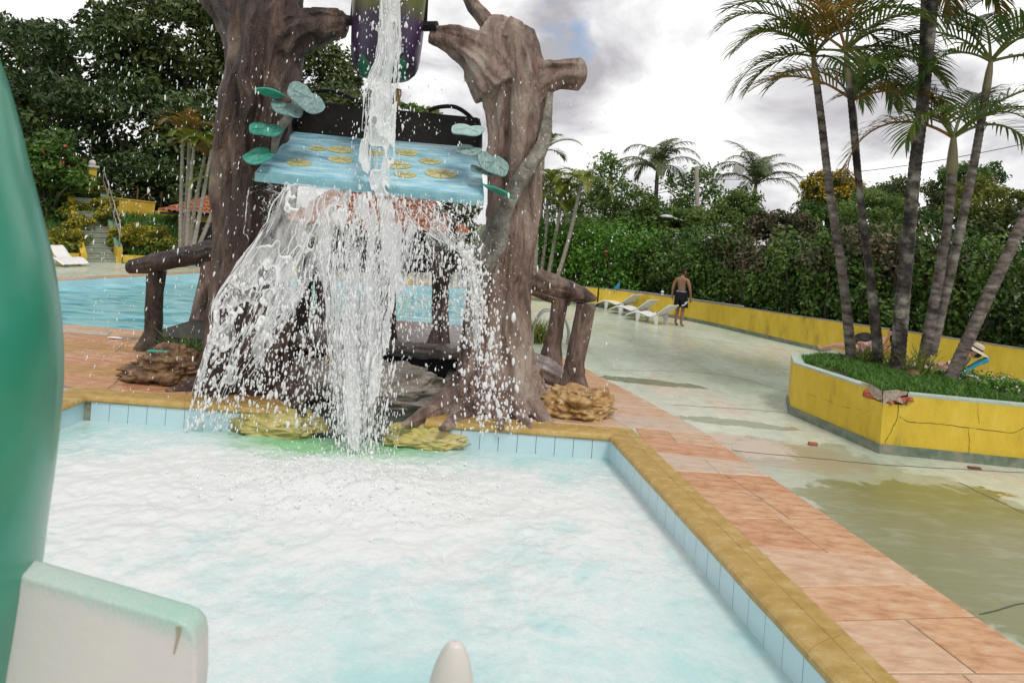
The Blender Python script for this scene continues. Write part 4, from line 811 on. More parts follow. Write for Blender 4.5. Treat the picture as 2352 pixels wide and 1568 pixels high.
# ------------------------------------------------------------------ buildings behind the swimming pool
def tiled_slope(A, B, C_, D__, pitch=.24, rows=.36):
    """clay tile slope A(eave left) B(eave right) C(ridge right) D(ridge left): rolled pans and overlapping courses"""
    A, B, C_, D__ = map(Vector, (A, B, C_, D__)); nu = int((B-A).length/pitch)*4; nv = int(((D__+C_)/2-(A+B)/2).length/rows)
    nrm = (B-A).cross(D__-A).normalized(); V = []; F = []
    if nrm.z < 0: nrm = -nrm
    for j in range(nv):
        for h_ in (0, 1):
            for i in range(nu+1):
                u = i/nu; v = (j+h_*1.06)/nv; p = A.lerp(B, u).lerp(D__.lerp(C_, u), min(v, 1)); V.append(p+nrm*(.045*math.cos(i*PI/2)+.05*(1-h_)))
    for j in range(nv):
        b_ = j*2*(nu+1)
        for i in range(nu): F.append((b_+i, b_+i+1, b_+nu+1+i+1, b_+nu+1+i))
    return MB().add(V, F)
def building(label, cat, x0, x1, y0, y1, ze, zr, ov=.6):
    t_ = thing('tiled_building', label, cat); inset = min((y1-y0)/2, (x1-x0)/2)*.9; ym = (y0+y1)/2
    A, B, C_, D__ = (x0-ov, y0-ov, ze), (x1+ov, y0-ov, ze), (x1+ov, y1+ov, ze), (x0-ov, y1+ov, ze); R0, R1 = (x0+inset, ym, zr), (x1-inset, ym, zr)
    tiled_slope(A, B, R1, R0).build('roof_slope', M['rooftile'], t_); tiled_slope(B, C_, R1, R1).build('roof_slope', M['rooftile'], t_); tiled_slope(D__, A, R0, R0).build('roof_slope', M['rooftile'], t_); tiled_slope(C_, D__, R0, R1).build('roof_slope', M['rooftile'], t_)
    MB().prism([(x0-ov+.05, y0-ov+.05), (x1+ov-.05, y0-ov+.05), (x1+ov-.05, y1+ov-.05), (x0-ov+.05, y1+ov-.05)], ze-.16, ze-.06).build('eaves', M['dark_in'], t_)
    return t_
hut = building('small garden hut with red clay tile roof behind the thin palms', 'hut', -15.4, -11.2, 31.5, 35.5, 2.15, 3.4)
MB().box((-13.3, 33.5, 1.0), (4.2, 4, 2.0)).build('wall', M['yellow_far'], hut); MB().box((-12.2, 31.47, .95), (1.3, .08, 1.9)).build('door', M['metal_grey'], hut); MB().box((-14.3, 31.47, 1.3), (1.2, .08, .9)).build('window', M['dark_in'], hut)
res = building('open poolside pavilion with red clay tile roof and white pillars', 'pavilion', -9.8, -3.6, 31.6, 40, 2.1, 5.7)
MB().box((-6.7, 38.0, 1.1), (6.2, .2, 2.2)).build('back_wall', M['wall_white'], res); MB().prism([(-10, 31.2), (-3.4, 31.2), (-3.4, 40), (-10, 40)], .0, .06).build('floor', M['concrete'], res); MB().box((-6.7, 35.6, .55), (4.6, .6, 1.1)).build('counter', M['dark_in'], res)
for x in (-9.6, -7.6, -5.7, -3.8): MB().box((x, 31.7, 1.0), (.24, .24, 2.0)).build('pillar', M['wall_white'], res)
for x in (-8.6, -6.3, -5.0): MB().box((x, 37.86, 1.3), (.9, .08, 1.2)).build('window', M['dark_in'], res)
t_ = thing('lantern_pillar', 'slim white pillar with orange cap beside the pavilion', 'pillar', (-2.15, 30.4, 0)); MB().box((0, 0, 1.05), (.22, .22, 2.1)).build('shaft', M['wall_white'], t_, bevel=.01); MB().box((0, 0, 2.15), (.5, .5, .10)).build('cap', M['wall_white'], t_); MB().lathe([(.36, 0), (.30, .1), (.02, .42)], 4, (0, 0, 2.2)).build('tiled_top', M['rooftile'], t_)
gtree('leafy_tree', 'vine-covered dark tree beside the orange-capped pillar', 1045, 500, 34, 60, 50, 3600, .2, 'lf_olive', 240, r0=.14)
gtree('leafy_tree', 'dark tree filling the gap between pavilion and hut', 600, 480, 38, 90, 60, 3600, .28, 'lf_dark', 241, r0=.14)
# slatted chairs at the pavilion
def chair(label, c, loc, rz):
    m = M[c]; t_ = thing('slatted_chair', label, 'chair', loc, rz, 'slatted chairs by the pavilion')
    for x in (-.26, .26):
        for y in (-.24, .24): MB().box((x, y, .24 if y < 0 else .48), (.06, .05, .48 if y < 0 else .96)).build('leg', m, t_)
        MB().box((x, -.02, .64), (.07, .5, .04)).build('armrest', m, t_)
    for k in range(4): MB().box((0, -.19+k*.125, .45), (.46, .10, .025)).build('seat_slat', m, t_)
    for k in range(4): MB().box((0, .235, .58+k*.105), (.46, .025, .075)).build('back_slat', m, t_)
M['ch_y'] = mat('yellow_chair_paint', [(.72, .52, .02), (.8, .6, .04)], .5, 8); M['ch_w'] = mat('white_chair_paint', [(.7, .69, .66), (.8, .79, .76)], .5, 8)
p = gr(927, 648); chair('yellow slatted chair seen between the bridge posts', 'ch_y', (p.x, p.y, 0), PI)
p = gr(974, 652); chair('white slatted chair beside the yellow one at the pavilion', 'ch_w', (p.x, p.y, 0), PI)
p = gr(1008, 648); chair('yellow slatted chair half hidden by the striped bridge post', 'ch_y', (p.x, p.y, 0), PI+.2)
p = gr(700, 625); chair('yellow slatted chair at the pool corner left of the fall', 'ch_y', (p.x, p.y, 0), PI-.4)
p = gr(1075, 652); M['ch_b'] = mat('blue_cloth', [(.05, .12, .3), (.1, .2, .42)], .8, 8); chair('blue slatted chair behind the right concrete tree', 'ch_b', (p.x, p.y, 0), PI)

# ------------------------------------------------------------------ utility pole, wires
b_ = at(1617, 560, 29); tp = at(1607, 383, 29)
t_ = thing('utility_pole', 'grey concrete utility pole with two curved street lamps above the hedge', 'pole', (b_.x, b_.y, 0)); hz_ = tp.z; lx = (tp.x-b_.x)*1.3
MB().tube([(0, 0, 0), (lx, 0, hz_)], [.115, .085], 12).build('shaft', M['concrete'], t_, smooth=True)
for s, z in ((-1, hz_-2.35), (1, hz_-2.55)):
    MB().tube([(lx*.8, 0, z-.1), (lx*.8+s*.7, -.1, z+.05), (lx*.8+s*1.15, -.15, z+.12)], .025, 6).build('lamp_arm', M['metal_grey'], t_)
    MB().lathe([(.001, .10), (.12, .08), (.2, 0), (.18, -.03), (.001, -.04)], 12).build('lamp_head', M['glass_lamp'], t_, smooth=True, loc=(lx*.8+s*1.25, -.15, z+.12)).scale = (1.6, .8, 1)
MB().box((lx-.28, -.1, hz_+.05), (.45, .06, .34), .0).build('floodlight', M['metal_grey'], t_, rot=(0, .35, 0)); MB().box((lx*.8+.2, -.15, hz_-2.5), (.28, .2, .4)).build('junction_box', M['metal_grey'], t_)
for k in range(3): MB().lathe([(.04, 0), (.07, .03), (.04, .06), (.07, .09), (.03, .13)], 8).build('insulator', M['cable'], t_, loc=(lx-.2, -.1, hz_-.6-.35*k))
def wire(label, a, b_, sag):
    a, b_ = Vector(a), Vector(b_); MBP = [a.lerp(b_, i/16)-Vector((0, 0, sag*4*(i/16)*(1-i/16))) for i in range(17)]; o = MB().tube(MBP, .014, 5).build('overhead_wire', M['cable']); tag(o, label, 'wire', 'overhead wires')
wire('overhead wire crossing the sky behind the planter palms', at(1612, 412, 29), at(2420, 315, 25), .45); wire('overhead wire running from the pole to the feathery palm', at(1607, 405, 29), at(1180, 480, 34), .5)
wire('lower overhead wire slung left of the utility pole', at(1609, 425, 29), at(1150, 452, 33), .4); wire('thin wire crossing the dark trees above the bank', at(190, 200, 32), at(460, 300, 30), .1)
# ================================================================== the water feature
DT = 10.4
def trunk_parts(prof, D_, seed, amp):
    pts = [at((a+b)/2, y, D_) for y, a, b in prof]; rad = [(b-a)/2*D_/FPX for y, a, b in prof]
    P = catmull([tuple(p) for p in pts], 24); R_ = np.interp(np.linspace(0, 1, len(P)), np.linspace(0, 1, len(rad)), rad); return loft_np(P, R_, 220, amp, seed, .42, 1.9)
def limb(pts, rad, seed, amp=.26, nth=72, vs=1.0, hs=2.0):
    P = catmull([tuple(p) for p in pts], 16); R_ = np.interp(np.linspace(0, 1, len(P)), np.linspace(0, 1, len(rad)), rad); return loft_np(P, R_, nth, amp, seed, vs, hs)
tl = thing('concrete_tree', 'sculpted dark brown concrete tree trunk with green disc leaves left of the fall', 'sculpted tree', (-3.7, DT, 0))
tr = thing('concrete_tree', 'sculpted pinkish brown concrete tree trunk with stub branches right of the fall', 'sculpted tree', (-.2, DT, 0))
def rel(o, me, name, m):
    me.transform(Matrix.Translation(-o.location)); return link(name, me, m, o)
parts = [trunk_parts([(-150, 560, 700), (0, 545, 695), (60, 532, 692), (120, 524, 688), (200, 515, 683), (300, 506, 668), (400, 501, 652), (500, 498, 646), (600, 497, 650), (700, 491, 660), (800, 482, 664), (870, 468, 670), (905, 455, 680)][::-1], DT, 3, .36)]
A_ = lambda x, y, d=0: at(x, y, DT+d)
parts += [limb([A_(640, 110, -.05), A_(690, 70, -.1), A_(745, 55, -.15), A_(788, 56, -.15), A_(800, 57, -.15)], [.40, .36, .27, .20, .10], 11, .4), limb([A_(590, 130, 0), A_(545, 40), A_(490, -30, .05), A_(440, -90, .1)], [.40, .36, .30, .26], 12)]
for i, (x0, y0, x1, y1, d1) in enumerate([(520, 850, 380, 897, -.35), (560, 870, 470, 918, -.95), (600, 880, 560, 965, -1.12), (640, 880, 700, 950, -1.0), (650, 860, 735, 920, -.4), (610, 880, 640, 975, -1.2), (530, 860, 445, 905, -.6)]):
    a = A_(x0, y0, -.1); c = gr(x1, y1, .03) if i not in (2, 5) else at(x1, y1, DT+d1); parts.append(limb([a, a.lerp(c, .35)+Vector((0, 0, -.10)), a.lerp(c, .7)+Vector((0, 0, -.08)), c], [.26, .2, .12, .03], 20+i, .35, 48))
rel(tl, sculpt('trunk', parts, .021, 1), 'trunk', M['bark'])
parts = [trunk_parts([(52, 1130, 1222), (75, 1102, 1232), (110, 1092, 1240), (160, 1094, 1250), (200, 1100, 1250), (300, 1112, 1242), (400, 1110, 1238), (500, 1107, 1231), (600, 1094, 1222), (700, 1077, 1218), (800, 1060, 1218), (880, 1038, 1228), (920, 1020, 1236)][::-1], DT, 5, .36)]
parts += [limb([A_(1150, 200, -.1), A_(1105, 130, -.12), A_(1050, 95, -.15), A_(988, 80, -.15)], [.42, .34, .24, .12], 13, .38), limb([A_(1190, 230), A_(1240, 185, .0), A_(1285, 170), A_(1330, 172), A_(1347, 174)], [.36, .29, .22, .25, .11], 14, .4),
          limb([A_(1165, 100), A_(1170, 75), A_(1175, 55)], [.42, .38, .30], 15, .3)]
for i, (x0, y0, x1, y1, d1) in enumerate([(1080, 880, 925, 975, -1.0), (1100, 900, 1010, 985, -1.15), (1190, 880, 1285, 1002, -1.1), (1150, 900, 1150, 985, -1.15), (1200, 860, 1290, 935, -.3), (1210, 850, 1255, 900, .3), (1170, 900, 1220, 985, -1.1)]):
    a = A_(x0, y0, -.1); c = gr(x1, min(y1, 995), .04) if i != 2 else at(x1, y1, DT+d1); parts.append(limb([a, a.lerp(c, .35)+Vector((0, 0, -.10)), a.lerp(c, .7)+Vector((0, 0, -.08)), c], [.27, .2, .12, .03], 40+i, .35, 48))
rel(tr, sculpt('trunk', parts, .021, 1), 'trunk', M['bark_pale'])
# grey vine wound round the right trunk
vp = [at(1262, 215, 10.25), at(1256, 270, 10.1), at(1247, 330, 10.0), at(1215, 385, 9.93), at(1180, 440, 9.90), at(1150, 500, 9.90), at(1115, 560, 9.93), at(1090, 640, 10.0), at(1084, 720, 10.02), at(1078, 790, 10.0)]
vm = sculpt('vine', [limb(vp, [.07, .08, .10, .12, .13, .12, .11, .10, .09, .07], 61, .25, 40, 2.5, 1.5), limb([at(1168, 470, 9.9), at(1150, 560, 9.86), at(1120, 620, 9.9), at(1100, 690, 9.95)], [.08, .09, .08, .04], 62, .25, 36)], .02)
rel(tr, vm, 'vine', M['vine'])
lb = limb([at(1062, -40, 10.9), at(1085, 10, 10.7), at(1105, 35, 10.55), at(1135, 75, 10.45)], [.10, .11, .13, .15], 63, .2, 40); rel(tr, clean_np('upper_branch', *lb), 'upper_branch', M['log_pale'])
vml = limb([at(690, 200, 9.95), at(668, 262, 9.85), at(640, 300, 9.8), at(628, 350, 9.75)], [.05, .06, .07, .05], 64, .25, 32); rel(tl, clean_np('vine', *vml), 'vine', M['vine'])
# disc leaves: a notched round plate of 0.45 m, tilted as it hangs
def disc(parent, m, x, y, D_, wpx, tiltx, tilty, rollz, nm='disc_leaf'):
    r = wpx/2*D_/FPX; mb = MB(); n_ = 28; V = []; F = []
    for k in range(n_):
        a = 2*PI*k/n_; rr = r*(1-.32*math.exp(-((a-PI/2)/.28)**2))*(1+.03*math.sin(5*a)); z_ = .012*math.sin(3*a)
        V += [(rr*math.cos(a), rr*math.sin(a), z_+.009), (rr*math.cos(a), rr*math.sin(a), z_-.009)]
    V += [(0, .1*r, .02), (0, .1*r, -.0)]; c0, c1 = 2*n_, 2*n_+1
    for k in range(n_): k2 = (k+1) % n_; F += [(2*k, 2*k2, c0), (2*k2+1, 2*k+1, c1), (2*k+1, 2*k2+1, 2*k2, 2*k)]
    mb.add(V, F); o = mb.build(nm, M[m], parent, smooth=False); p = at(x, y, D_)-parent.location
    o.matrix_local = Matrix.Translation(p) @ Matrix.Rotation(rollz, 4, 'Y') @ Matrix.Rotation(tiltx, 4, 'X') @ Matrix.Rotation(tilty, 4, 'Z')
    mv = MB()
    for a in (-1.2, -.6, 0, .6, 1.2, 2.2, -2.2): mv.tube([(0, .05*r, .019), (r*.8*math.sin(a), -r*.8*math.cos(a), .013)], .006, 4)
    mv.build('vein', M[m], o); return o
R_ = math.radians
disc(tl, 'leafdisc_pale', 703, 225, 9.55, 92, R_(29), .3, R_(45)); disc(tl, 'leafdisc_pale', 660, 250, 9.5, 72, R_(27), .6, R_(24)); disc(tl, 'leafdisc', 610, 297, 9.45, 73, R_(30), .2, R_(8)); disc(tl, 'leafdisc', 594, 358, 9.4, 70, R_(36), -.9, R_(-4)); disc(tl, 'jadeline', 620, 214, 9.5, 72, R_(-6), .3, R_(4))
disc(tr, 'leafdisc_mint', 1074, 298, 9.7, 76, R_(28), -.2, R_(-2)); disc(tr, 'leafdisc_pale', 1076, 345, 9.65, 62, R_(27), -.6, R_(-2)); disc(tr, 'leafdisc_pale', 1133, 376, 9.6, 80, R_(36), .5, R_(32)); disc(tr, 'leafdisc_pale', 1108, 392, 9.65, 56, R_(21), .2, R_(14)); disc(tr, 'jadeline', 1145, 440, 9.55, 88, R_(-4), .2, R_(20))

# ------------------------------------------------------------------ bucket
bc = at(890, 80, 10.25); brad = 83*10.25/FPX
M['bucket'] = mat('purple_bucket', [(.020, .010, .034), (.042, .022, .062), (.075, .045, .095)], .3, 3, 6, .2, 30, stretch=(1, 1, .4))
def bucket_mat():
    m = M['bucket']; n, b = nodes_of(m); N = n.nodes.new; K = n.links.new; src = b.inputs['Base Color'].links[0].from_socket
    t = N('ShaderNodeTexCoord'); sx = N('ShaderNodeSeparateXYZ'); K(t.outputs['Object'], sx.inputs[0]); z = N('ShaderNodeTexNoise'); z.inputs['Scale'].default_value = 6; z.inputs['Detail'].default_value = 6
    mpn = N('ShaderNodeMapping'); mpn.inputs['Scale'].default_value = (2, 2, .35); K(t.outputs['Object'], mpn.inputs[0]); K(mpn.outputs[0], z.inputs['Vector'])
    a = N('ShaderNodeMath'); a.operation = 'MULTIPLY_ADD'; a.inputs[1].default_value = .55; K(z.outputs['Fac'], a.inputs[0]); K(sx.outputs['Z'], a.inputs[2])
    r = N('ShaderNodeMapRange'); r.inputs[1].default_value = .42; r.inputs[2].default_value = .66; K(a.outputs[0], r.inputs[0])
    x = N('ShaderNodeMix'); x.data_type = 'RGBA'; x.inputs[7].default_value = (.10, .115, .02, 1); K(r.outputs[0], x.inputs[0]); K(src, x.inputs[6]); K(x.outputs[2], b.inputs['Base Color'])
bucket_mat()
bk = thing('tipping_bucket', 'purple bucket with olive top and green base patches hung between the concrete trees', 'bucket', bc)
prof = [(.001, -.68), (.25, -.67), (.36, -.64), (.46, -.54), (.51, -.38), (.53, -.1), (.545, .3), (.56, .75), (.58, 1.0), (.56, 1.02), (.53, .95), (.50, .3), (.48, -.35), (.40, -.52), (.001, -.6)]
prof = [(r*brad/.545, z) for r, z in prof]; MB().lathe(prof, 56).build('shell', M['bucket'], bk, smooth=True)
M['sepal'] = mat('green_base_patch', [(.01, .09, .045), (.02, .15, .08)], .35, 6)
pr2 = [(r+.008, z) for r, z in prof[1:6]]
for k in range(5):
    a0 = -PI/2-.9+k*2*PI/5+.35; V = []; F = []; n_ = 8
    for i in range(n_+1):
        t = i/n_; f = t*3.0; j = min(int(f), 3); r_ = pr2[j][0]+(pr2[j+1][0]-pr2[j][0])*(f-j); z_ = pr2[j][1]+(pr2[j+1][1]-pr2[j][1])*(f-j)-.006
        hw = .60*(1-t)**.8
        for q in range(7): a = a0+hw*(q/3-1); V.append((r_*math.cos(a), r_*math.sin(a), z_))
    for i in range(n_):
        for q in range(6): F.append((i*7+q, i*7+q+1, (i+1)*7+q+1, (i+1)*7+q))
    MB().add(V, F).build('base_patch', M['sepal'], bk, smooth=True)
for s in (-1, 1): MB().tube([(s*brad*.9, 0, .16), (s*(brad+.20), -.08, .16)], .075, 14).build('axle', M['black'], bk)
MB().tube([(-brad-.01, 0, .16), (-brad*.98, 0, 1.1), (0, 0, 1.7), (brad*.98, 0, 1.1), (brad+.01, 0, .16)], .03, 8).build('hanger', M['black'], bk, smooth=True)

# ------------------------------------------------------------------ blue tray
FL, FRt = at(588, 392, 9.45), at(1112, 449, 9.45); BL = at(668, 299, 10.75); tn = (FRt-FL).cross(BL-FL).normalized(); BRt = onplane(1101, 334, FL, tn)
if tn.z < 0: tn = -tn
ty = thing('splash_tray', 'sky blue sloping tray painted with ochre lily pads under the bucket', 'tray', (FL+FRt+BL+BRt)/4); off = ty.location.copy()
def hexa(P, dn):
    P = [Vector(p) for p in P]; V = P+[p-tn*dn for p in P]; return MB().add(V, [(0, 1, 2, 3), (7, 6, 5, 4)]+[(i, 4+i, 4+(i+1) % 4, (i+1) % 4) for i in range(4)])
hexa([FL-off, FRt-off, BRt-off, BL-off], .035).build('board', M['tray'], ty, bevel=.008)
ed = (BL-FL).normalized()*.045; MB().add([p-off for p in (FL-ed, FRt-ed, FRt-ed*.05, FL-ed*.05)]+[p-off-Vector((0, 0, .13)) for p in (FL-ed, FRt-ed, FRt-ed*.05, FL-ed*.05)], [(0, 1, 2, 3), (7, 6, 5, 4)]+[(i, 4+i, 4+(i+1) % 4, (i+1) % 4) for i in range(4)]).build('front_lip', M['tray_edge'], ty, bevel=.008)
def board(P, th, nm, m=M['black']):
    P = [Vector(p)-off for p in P]; nn = (P[1]-P[0]).cross(P[3]-P[0]).normalized()*th; V = P+[p+nn for p in P]; return MB().add(V, [(0, 1, 2, 3), (7, 6, 5, 4)]+[(i, 4+i, 4+(i+1) % 4, (i+1) % 4) for i in range(4)]).build(nm, m, ty, bevel=.006)
board([at(664, 303, 10.76), at(1104, 340, 10.76), at(1098, 272, 10.8), at(703, 234, 10.8)], .05, 'backboard'); board([at(622, 365, 9.95), at(664, 303, 10.74), at(703, 234, 10.79), at(640, 290, 10.1)], .04, 'side_board'); board([at(1098, 360, 10.5), at(1104, 338, 10.75), at(1098, 272, 10.79), at(1104, 300, 10.55)], .03, 'side_board')
for pts in ([(706, 236), (712, 216), (745, 209), (785, 216), (832, 240)], [(985, 254), (1010, 246), (1045, 246), (1075, 264), (1097, 290)]):
    P = catmull([tuple(at(x, y, 10.95)-off) for x, y in pts], 6); MB().tube([Vector(p) for p in P], .035, 8).build('hoop', M['black'], ty, smooth=True)
MB().tube([at(910, 250, 10.9)-off, at(912, 225, 10.9)-off, at(916, 205, 10.9)-off], [.06, .075, .05], 10).build('log_stub', M['rock_ochre'], ty, smooth=True)
M['pad_line'] = mat('pad_line', [(.26, .30, .12), (.36, .36, .18)], .5, 8)
bx_ = (FRt-FL).normalized(); by_ = tn.cross(bx_)
for (x, y, w_) in ((687, 375, 56), (782, 345, 60), (783, 368, 58), (730, 342, 40), (935, 352, 55), (912, 380, 66), (987, 372, 52), (930, 402, 50), (1012, 400, 74), (860, 352, 50)):
    p = onplane(x, y, FL, tn)-off; r_ = w_/2*9.9/FPX; V = []; n_ = 26; F = []
    for k in range(n_):
        a = 2*PI*k/n_; rr = r_*(1+.04*math.sin(3*a+x)+.02*math.sin(7*a)); q = p+bx_*rr*math.cos(a)+by_*rr*.62*math.sin(a); V += [q+tn*.014, q+tn*.001]
    F = [tuple(range(0, 2*n_, 2))]+[(2*k+1, 2*((k+1) % n_)+1, 2*((k+1) % n_), 2*k) for k in range(n_)]
    o = MB().add(V, F).build('lily_pad', M['pad'], ty); mv = MB()
    for k in range(7): a = 2*PI*k/7+.3; mv.tube([p+tn*.015, p+tn*.015+bx_*r_*.85*math.cos(a)+by_*r_*.53*math.sin(a)], .006, 4)
    mv.build('vein', M['pad_line'], o)

# ------------------------------------------------------------------ footbridge with log railings
fb = thing('footbridge', 'low footbridge with log-shaped concrete railings behind the waterfall', 'bridge', (-2.4, 13, 0)); fo = fb.location.copy()
def logp(name, pts, rad, seed, m='log', amp=.16, vs=1.4):
    V, F = limb([Vector(p)-fo for p in pts], rad, seed, amp, 48, vs, 1.8); return link(name, clean_np(name, V, F), M[m], fb)
ZD = .45
V, F = [], []
dk = MB().prism([(-5.0-fo.x, 12.2-fo.y), (-4.0-fo.x, 12.05-fo.y), (-2.2-fo.x, 12.25-fo.y), (-1.2-fo.x, 12.1-fo.y), (.6-fo.x, 12.3-fo.y), (.5-fo.x, 14.9-fo.y), (-5.0-fo.x, 15.0-fo.y)], ZD-.2, ZD); dk.build('deck', M['deckslab'], fb, bevel=.03)
for k in range(13):     # rough stones along the front edge of the deck
    x = -4.6+k*.4; logp('edge_stone', [(x-.2, 12.12, ZD-.06), (x, 12.05, ZD-.05), (x+.2, 12.1, ZD-.06)], [.13, .15, .13], 300+k, 'deckslab', .2)
MB().prism([(-6.5-fo.x, 12.35-fo.y), (-2.95-fo.x, 12.35-fo.y), (-2.95-fo.x, 14.9-fo.y), (-6.5-fo.x, 14.9-fo.y)], 0, ZD-.21).build('abutment', M['under_deck_shade'], fb); MB().prism([(-.85-fo.x, 12.35-fo.y), (.55-fo.x, 12.35-fo.y), (.55-fo.x, 14.9-fo.y), (-.85-fo.x, 14.9-fo.y)], 0, ZD-.21).build('abutment', M['under_deck_shade'], fb)
MB().box((-1.9-fo.x, 12.6-fo.y, .02), (4.2, .12, .5)).build('under_deck_shade', M['under_deck_shade'], fb)  # dark panel closing the opening, standing in for shade under the deck
b1 = at(346, 800, 12.3); logp('post', [(b1.x, 12.3, -.05), (b1.x+.02, 12.3, .35), (b1.x, 12.3, .9), (b1.x+.02, 12.3, 1.42)], [.30, .15, .15, .17], 71)
logp('rail', [at(298, 613, 12.3), at(345, 606, 12.25), at(420, 590, 12.0), at(500, 572, 11.4), at(560, 566, 10.8)], [.12, .17, .17, .17, .16], 72, vs=1.6)
b2 = at(470, 740, 14.6); logp('post', [(b2.x, 14.6, .0), (b2.x, 14.6, .5), (b2.x+.06, 14.6, 1.1), (b2.x+.1, 14.6, 1.5)], [.3, .24, .22, .24], 73, 'log_pale')
for i, (xb, xt, yb, m) in enumerate(((690, 708, 755, 'log'), (742, 738, 750, 'log'), (885, 893, 760, 'log'), (1008, 1016, 772, 'log_pale'))):
    D_ = (12.6, 14.4, 12.7, 12.6)[i]; a = at(xb, yb, D_); c = at(xt, 590, D_); logp('post', [(a.x, a.y, ZD-.1), (a.x+.02, a.y, ZD+.25), ((a.x+c.x)/2, a.y, (ZD+c.z)/2), (c.x, a.y, c.z+.1)], [.26, .16, .15, .17], 75+i, m)
logp('rail', [at(655, 578, 12.5), at(760, 575, 12.6), at(890, 580, 12.7), at(1015, 585, 12.6), at(1110, 590, 12.0)], [.15, .17, .17, .17, .16], 80)
logp('rail', [at(455, 600, 14.6), at(700, 600, 14.4), at(900, 612, 14.4), at(1060, 612, 14.3), at(1200, 625, 14.2)], [.13, .13, .13, .13, .13], 81)
b3 = at(1322, 885, 11.7); logp('post', [(b3.x-.05, 11.7, -.05), (b3.x-.04, 11.7, .4), (b3.x+.02, 11.7, 1.0), (b3.x+.08, 11.7, 1.45)], [.30, .17, .155, .16], 82, 'log_pale')
b4 = at(1266, 838, 13.0); logp('post', [(b4.x-.04, 13.0, -.05), (b4.x, 13.0, .5), (b4.x+.05, 13, 1.0), (b4.x+.1, 13.0, 1.5)], [.26, .16, .15, .16], 83, 'log_pale')
logp('rail', [at(1150, 612, 10.9), at(1215, 636, 11.1), at(1290, 662, 11.5), at(1335, 678, 11.75), at(1366, 686, 11.9)], [.17, .18, .17, .14, .05], 84, 'log_pale', vs=1.8); logp('rail', [at(1200, 655, 13.0), at(1265, 680, 13.0), at(1310, 692, 13.0)], [.12, .12, .09], 85, 'log_pale')
logp('edge_log', [at(1205, 830, 11.4), at(1250, 850, 11.3), at(1285, 868, 11.3)], [.2, .22, .16], 86, 'deckslab')
# ------------------------------------------------------------------ rocks
def rock(label, c, rad, m, seed, rough=.45, name='boulder', layers=0.):
    n1, n2 = 120, 90; a, b_ = np.meshgrid(np.linspace(0, 2*PI, n1, endpoint=False), np.linspace(.0, PI, n2)); d = np.stack([np.cos(a)*np.sin(b_), np.sin(a)*np.sin(b_), np.cos(b_)], -1)
    f = 1+rough*(fbm(d*1.6+seed, seed, 2)-.5)*1.6+rough*.9*(np.abs(fbm(d*3.1+seed*2, seed+3, 3)-.5)*-2+.3)+rough*.45*(fbm(d*9, seed+8, 3)-.5)+rough*.25*(np.abs(fbm(d*16+4, seed+9, 3)-.5)*-2)
    V = d*f[..., None]
    if layers: V[..., :2] *= (1+layers*(vnoise(np.stack([V[..., 2]*7, V[..., 0]*.8, V[..., 1]*.8], -1), seed)-.5))[..., None]
    V *= np.array(rad); idx = np.arange(n1*n2).reshape(n2, n1); F = np.stack([idx[:-1], idx[1:], np.roll(idx, -1, 1)[1:], np.roll(idx, -1, 1)[:-1]], -1).reshape(-1, 4)
    return tag(link(name, np_mesh(name, V.reshape(-1, 3), F), M[m], None, c), label, 'rock')
c = gr(366, 880); rock('layered brown rock at the foot of the left railing post', (c.x, c.y+.25, .12), (.58, .42, .34), 'rock', 3, .45, layers=.25)
c = gr(1325, 955); rock('ochre flat boulder beside the right concrete tree', (c.x, c.y+.15, .10), (.55, .42, .28), 'rock_ochre', 5, .4, layers=.2)
c = gr(880, 900); rock('long grey stone hump in the channel behind the fall', (-1.95, 11.0, -.05), (1.15, .55, .42), 'rock_grey', 8, .3)
rock('grey-brown stone beside the channel under the bridge', (-3.05, 10.95, .02), (.42, .4, .36), 'rock_grey', 9, .35)
rock('small ochre stone lying on the grey channel hump', (-2.72, 11.05, .30), (.20, .16, .11), 'rock_ochre', 11, .3)
c = at(655, 975, 9.15); rock('yellow painted rock at the waterline under the left concrete tree', (-2.98, 9.22, -.20), (.66, .30, .24), 'rock_yel', 13, .35)
rock('yellow painted rock at the waterline under the right concrete tree', (-.92, 9.16, -.22), (.58, .28, .20), 'rock_yel', 15, .35)
# plants between the rocks
def tuft(label, p, n_, h, wd, m, rad, seed, name='grass_tuft', lean=.45):
    r = np.random.default_rng(seed); P = np.column_stack([p[0]+r.normal(0, rad, n_), p[1]+r.normal(0, rad*.7, n_), np.full(n_, p[2])]); o = blades(name, P, h, wd, m, None, seed, lean); return tag(o, label, 'plant')
c = gr(436, 830); tuft('spiky grass tuft behind the layered brown rock', (c.x, c.y, .0), 90, .55, .022, 'grass', .14, 1, lean=.7)
c = gr(1232, 790); tuft('bushy grey-green plant between trunk and right railing post', (c.x, c.y+.2, 0), 260, .55, .03, 'grassy', .16, 2, 'leafy_plant', .4)
c = gr(690, 712); tuft('reedy plant on the pool edge seen past the bridge post', (c.x, c.y, 0), 60, .8, .03, 'grassy', .22, 3, 'leafy_plant', .6)
t_ = thing('pool_ladder', 'chrome pool ladder handrail behind the right railing posts', 'ladder', (-.35, 16.3, 0))
for dx in (0, .38): MB().tube([Vector(p) for p in catmull([(-.5, dx, -.01), (-.5, dx, .4), (-.3, dx, .78), (.1, dx, .74), (.3, dx, .4), (.32, dx, -.02)], 6)], .022, 8).build('handrail', M['metal_grey'], t_, smooth=True)
t_.location = (gr(1290, 800).x-.15, gr(1290, 800).y+.2, 0)
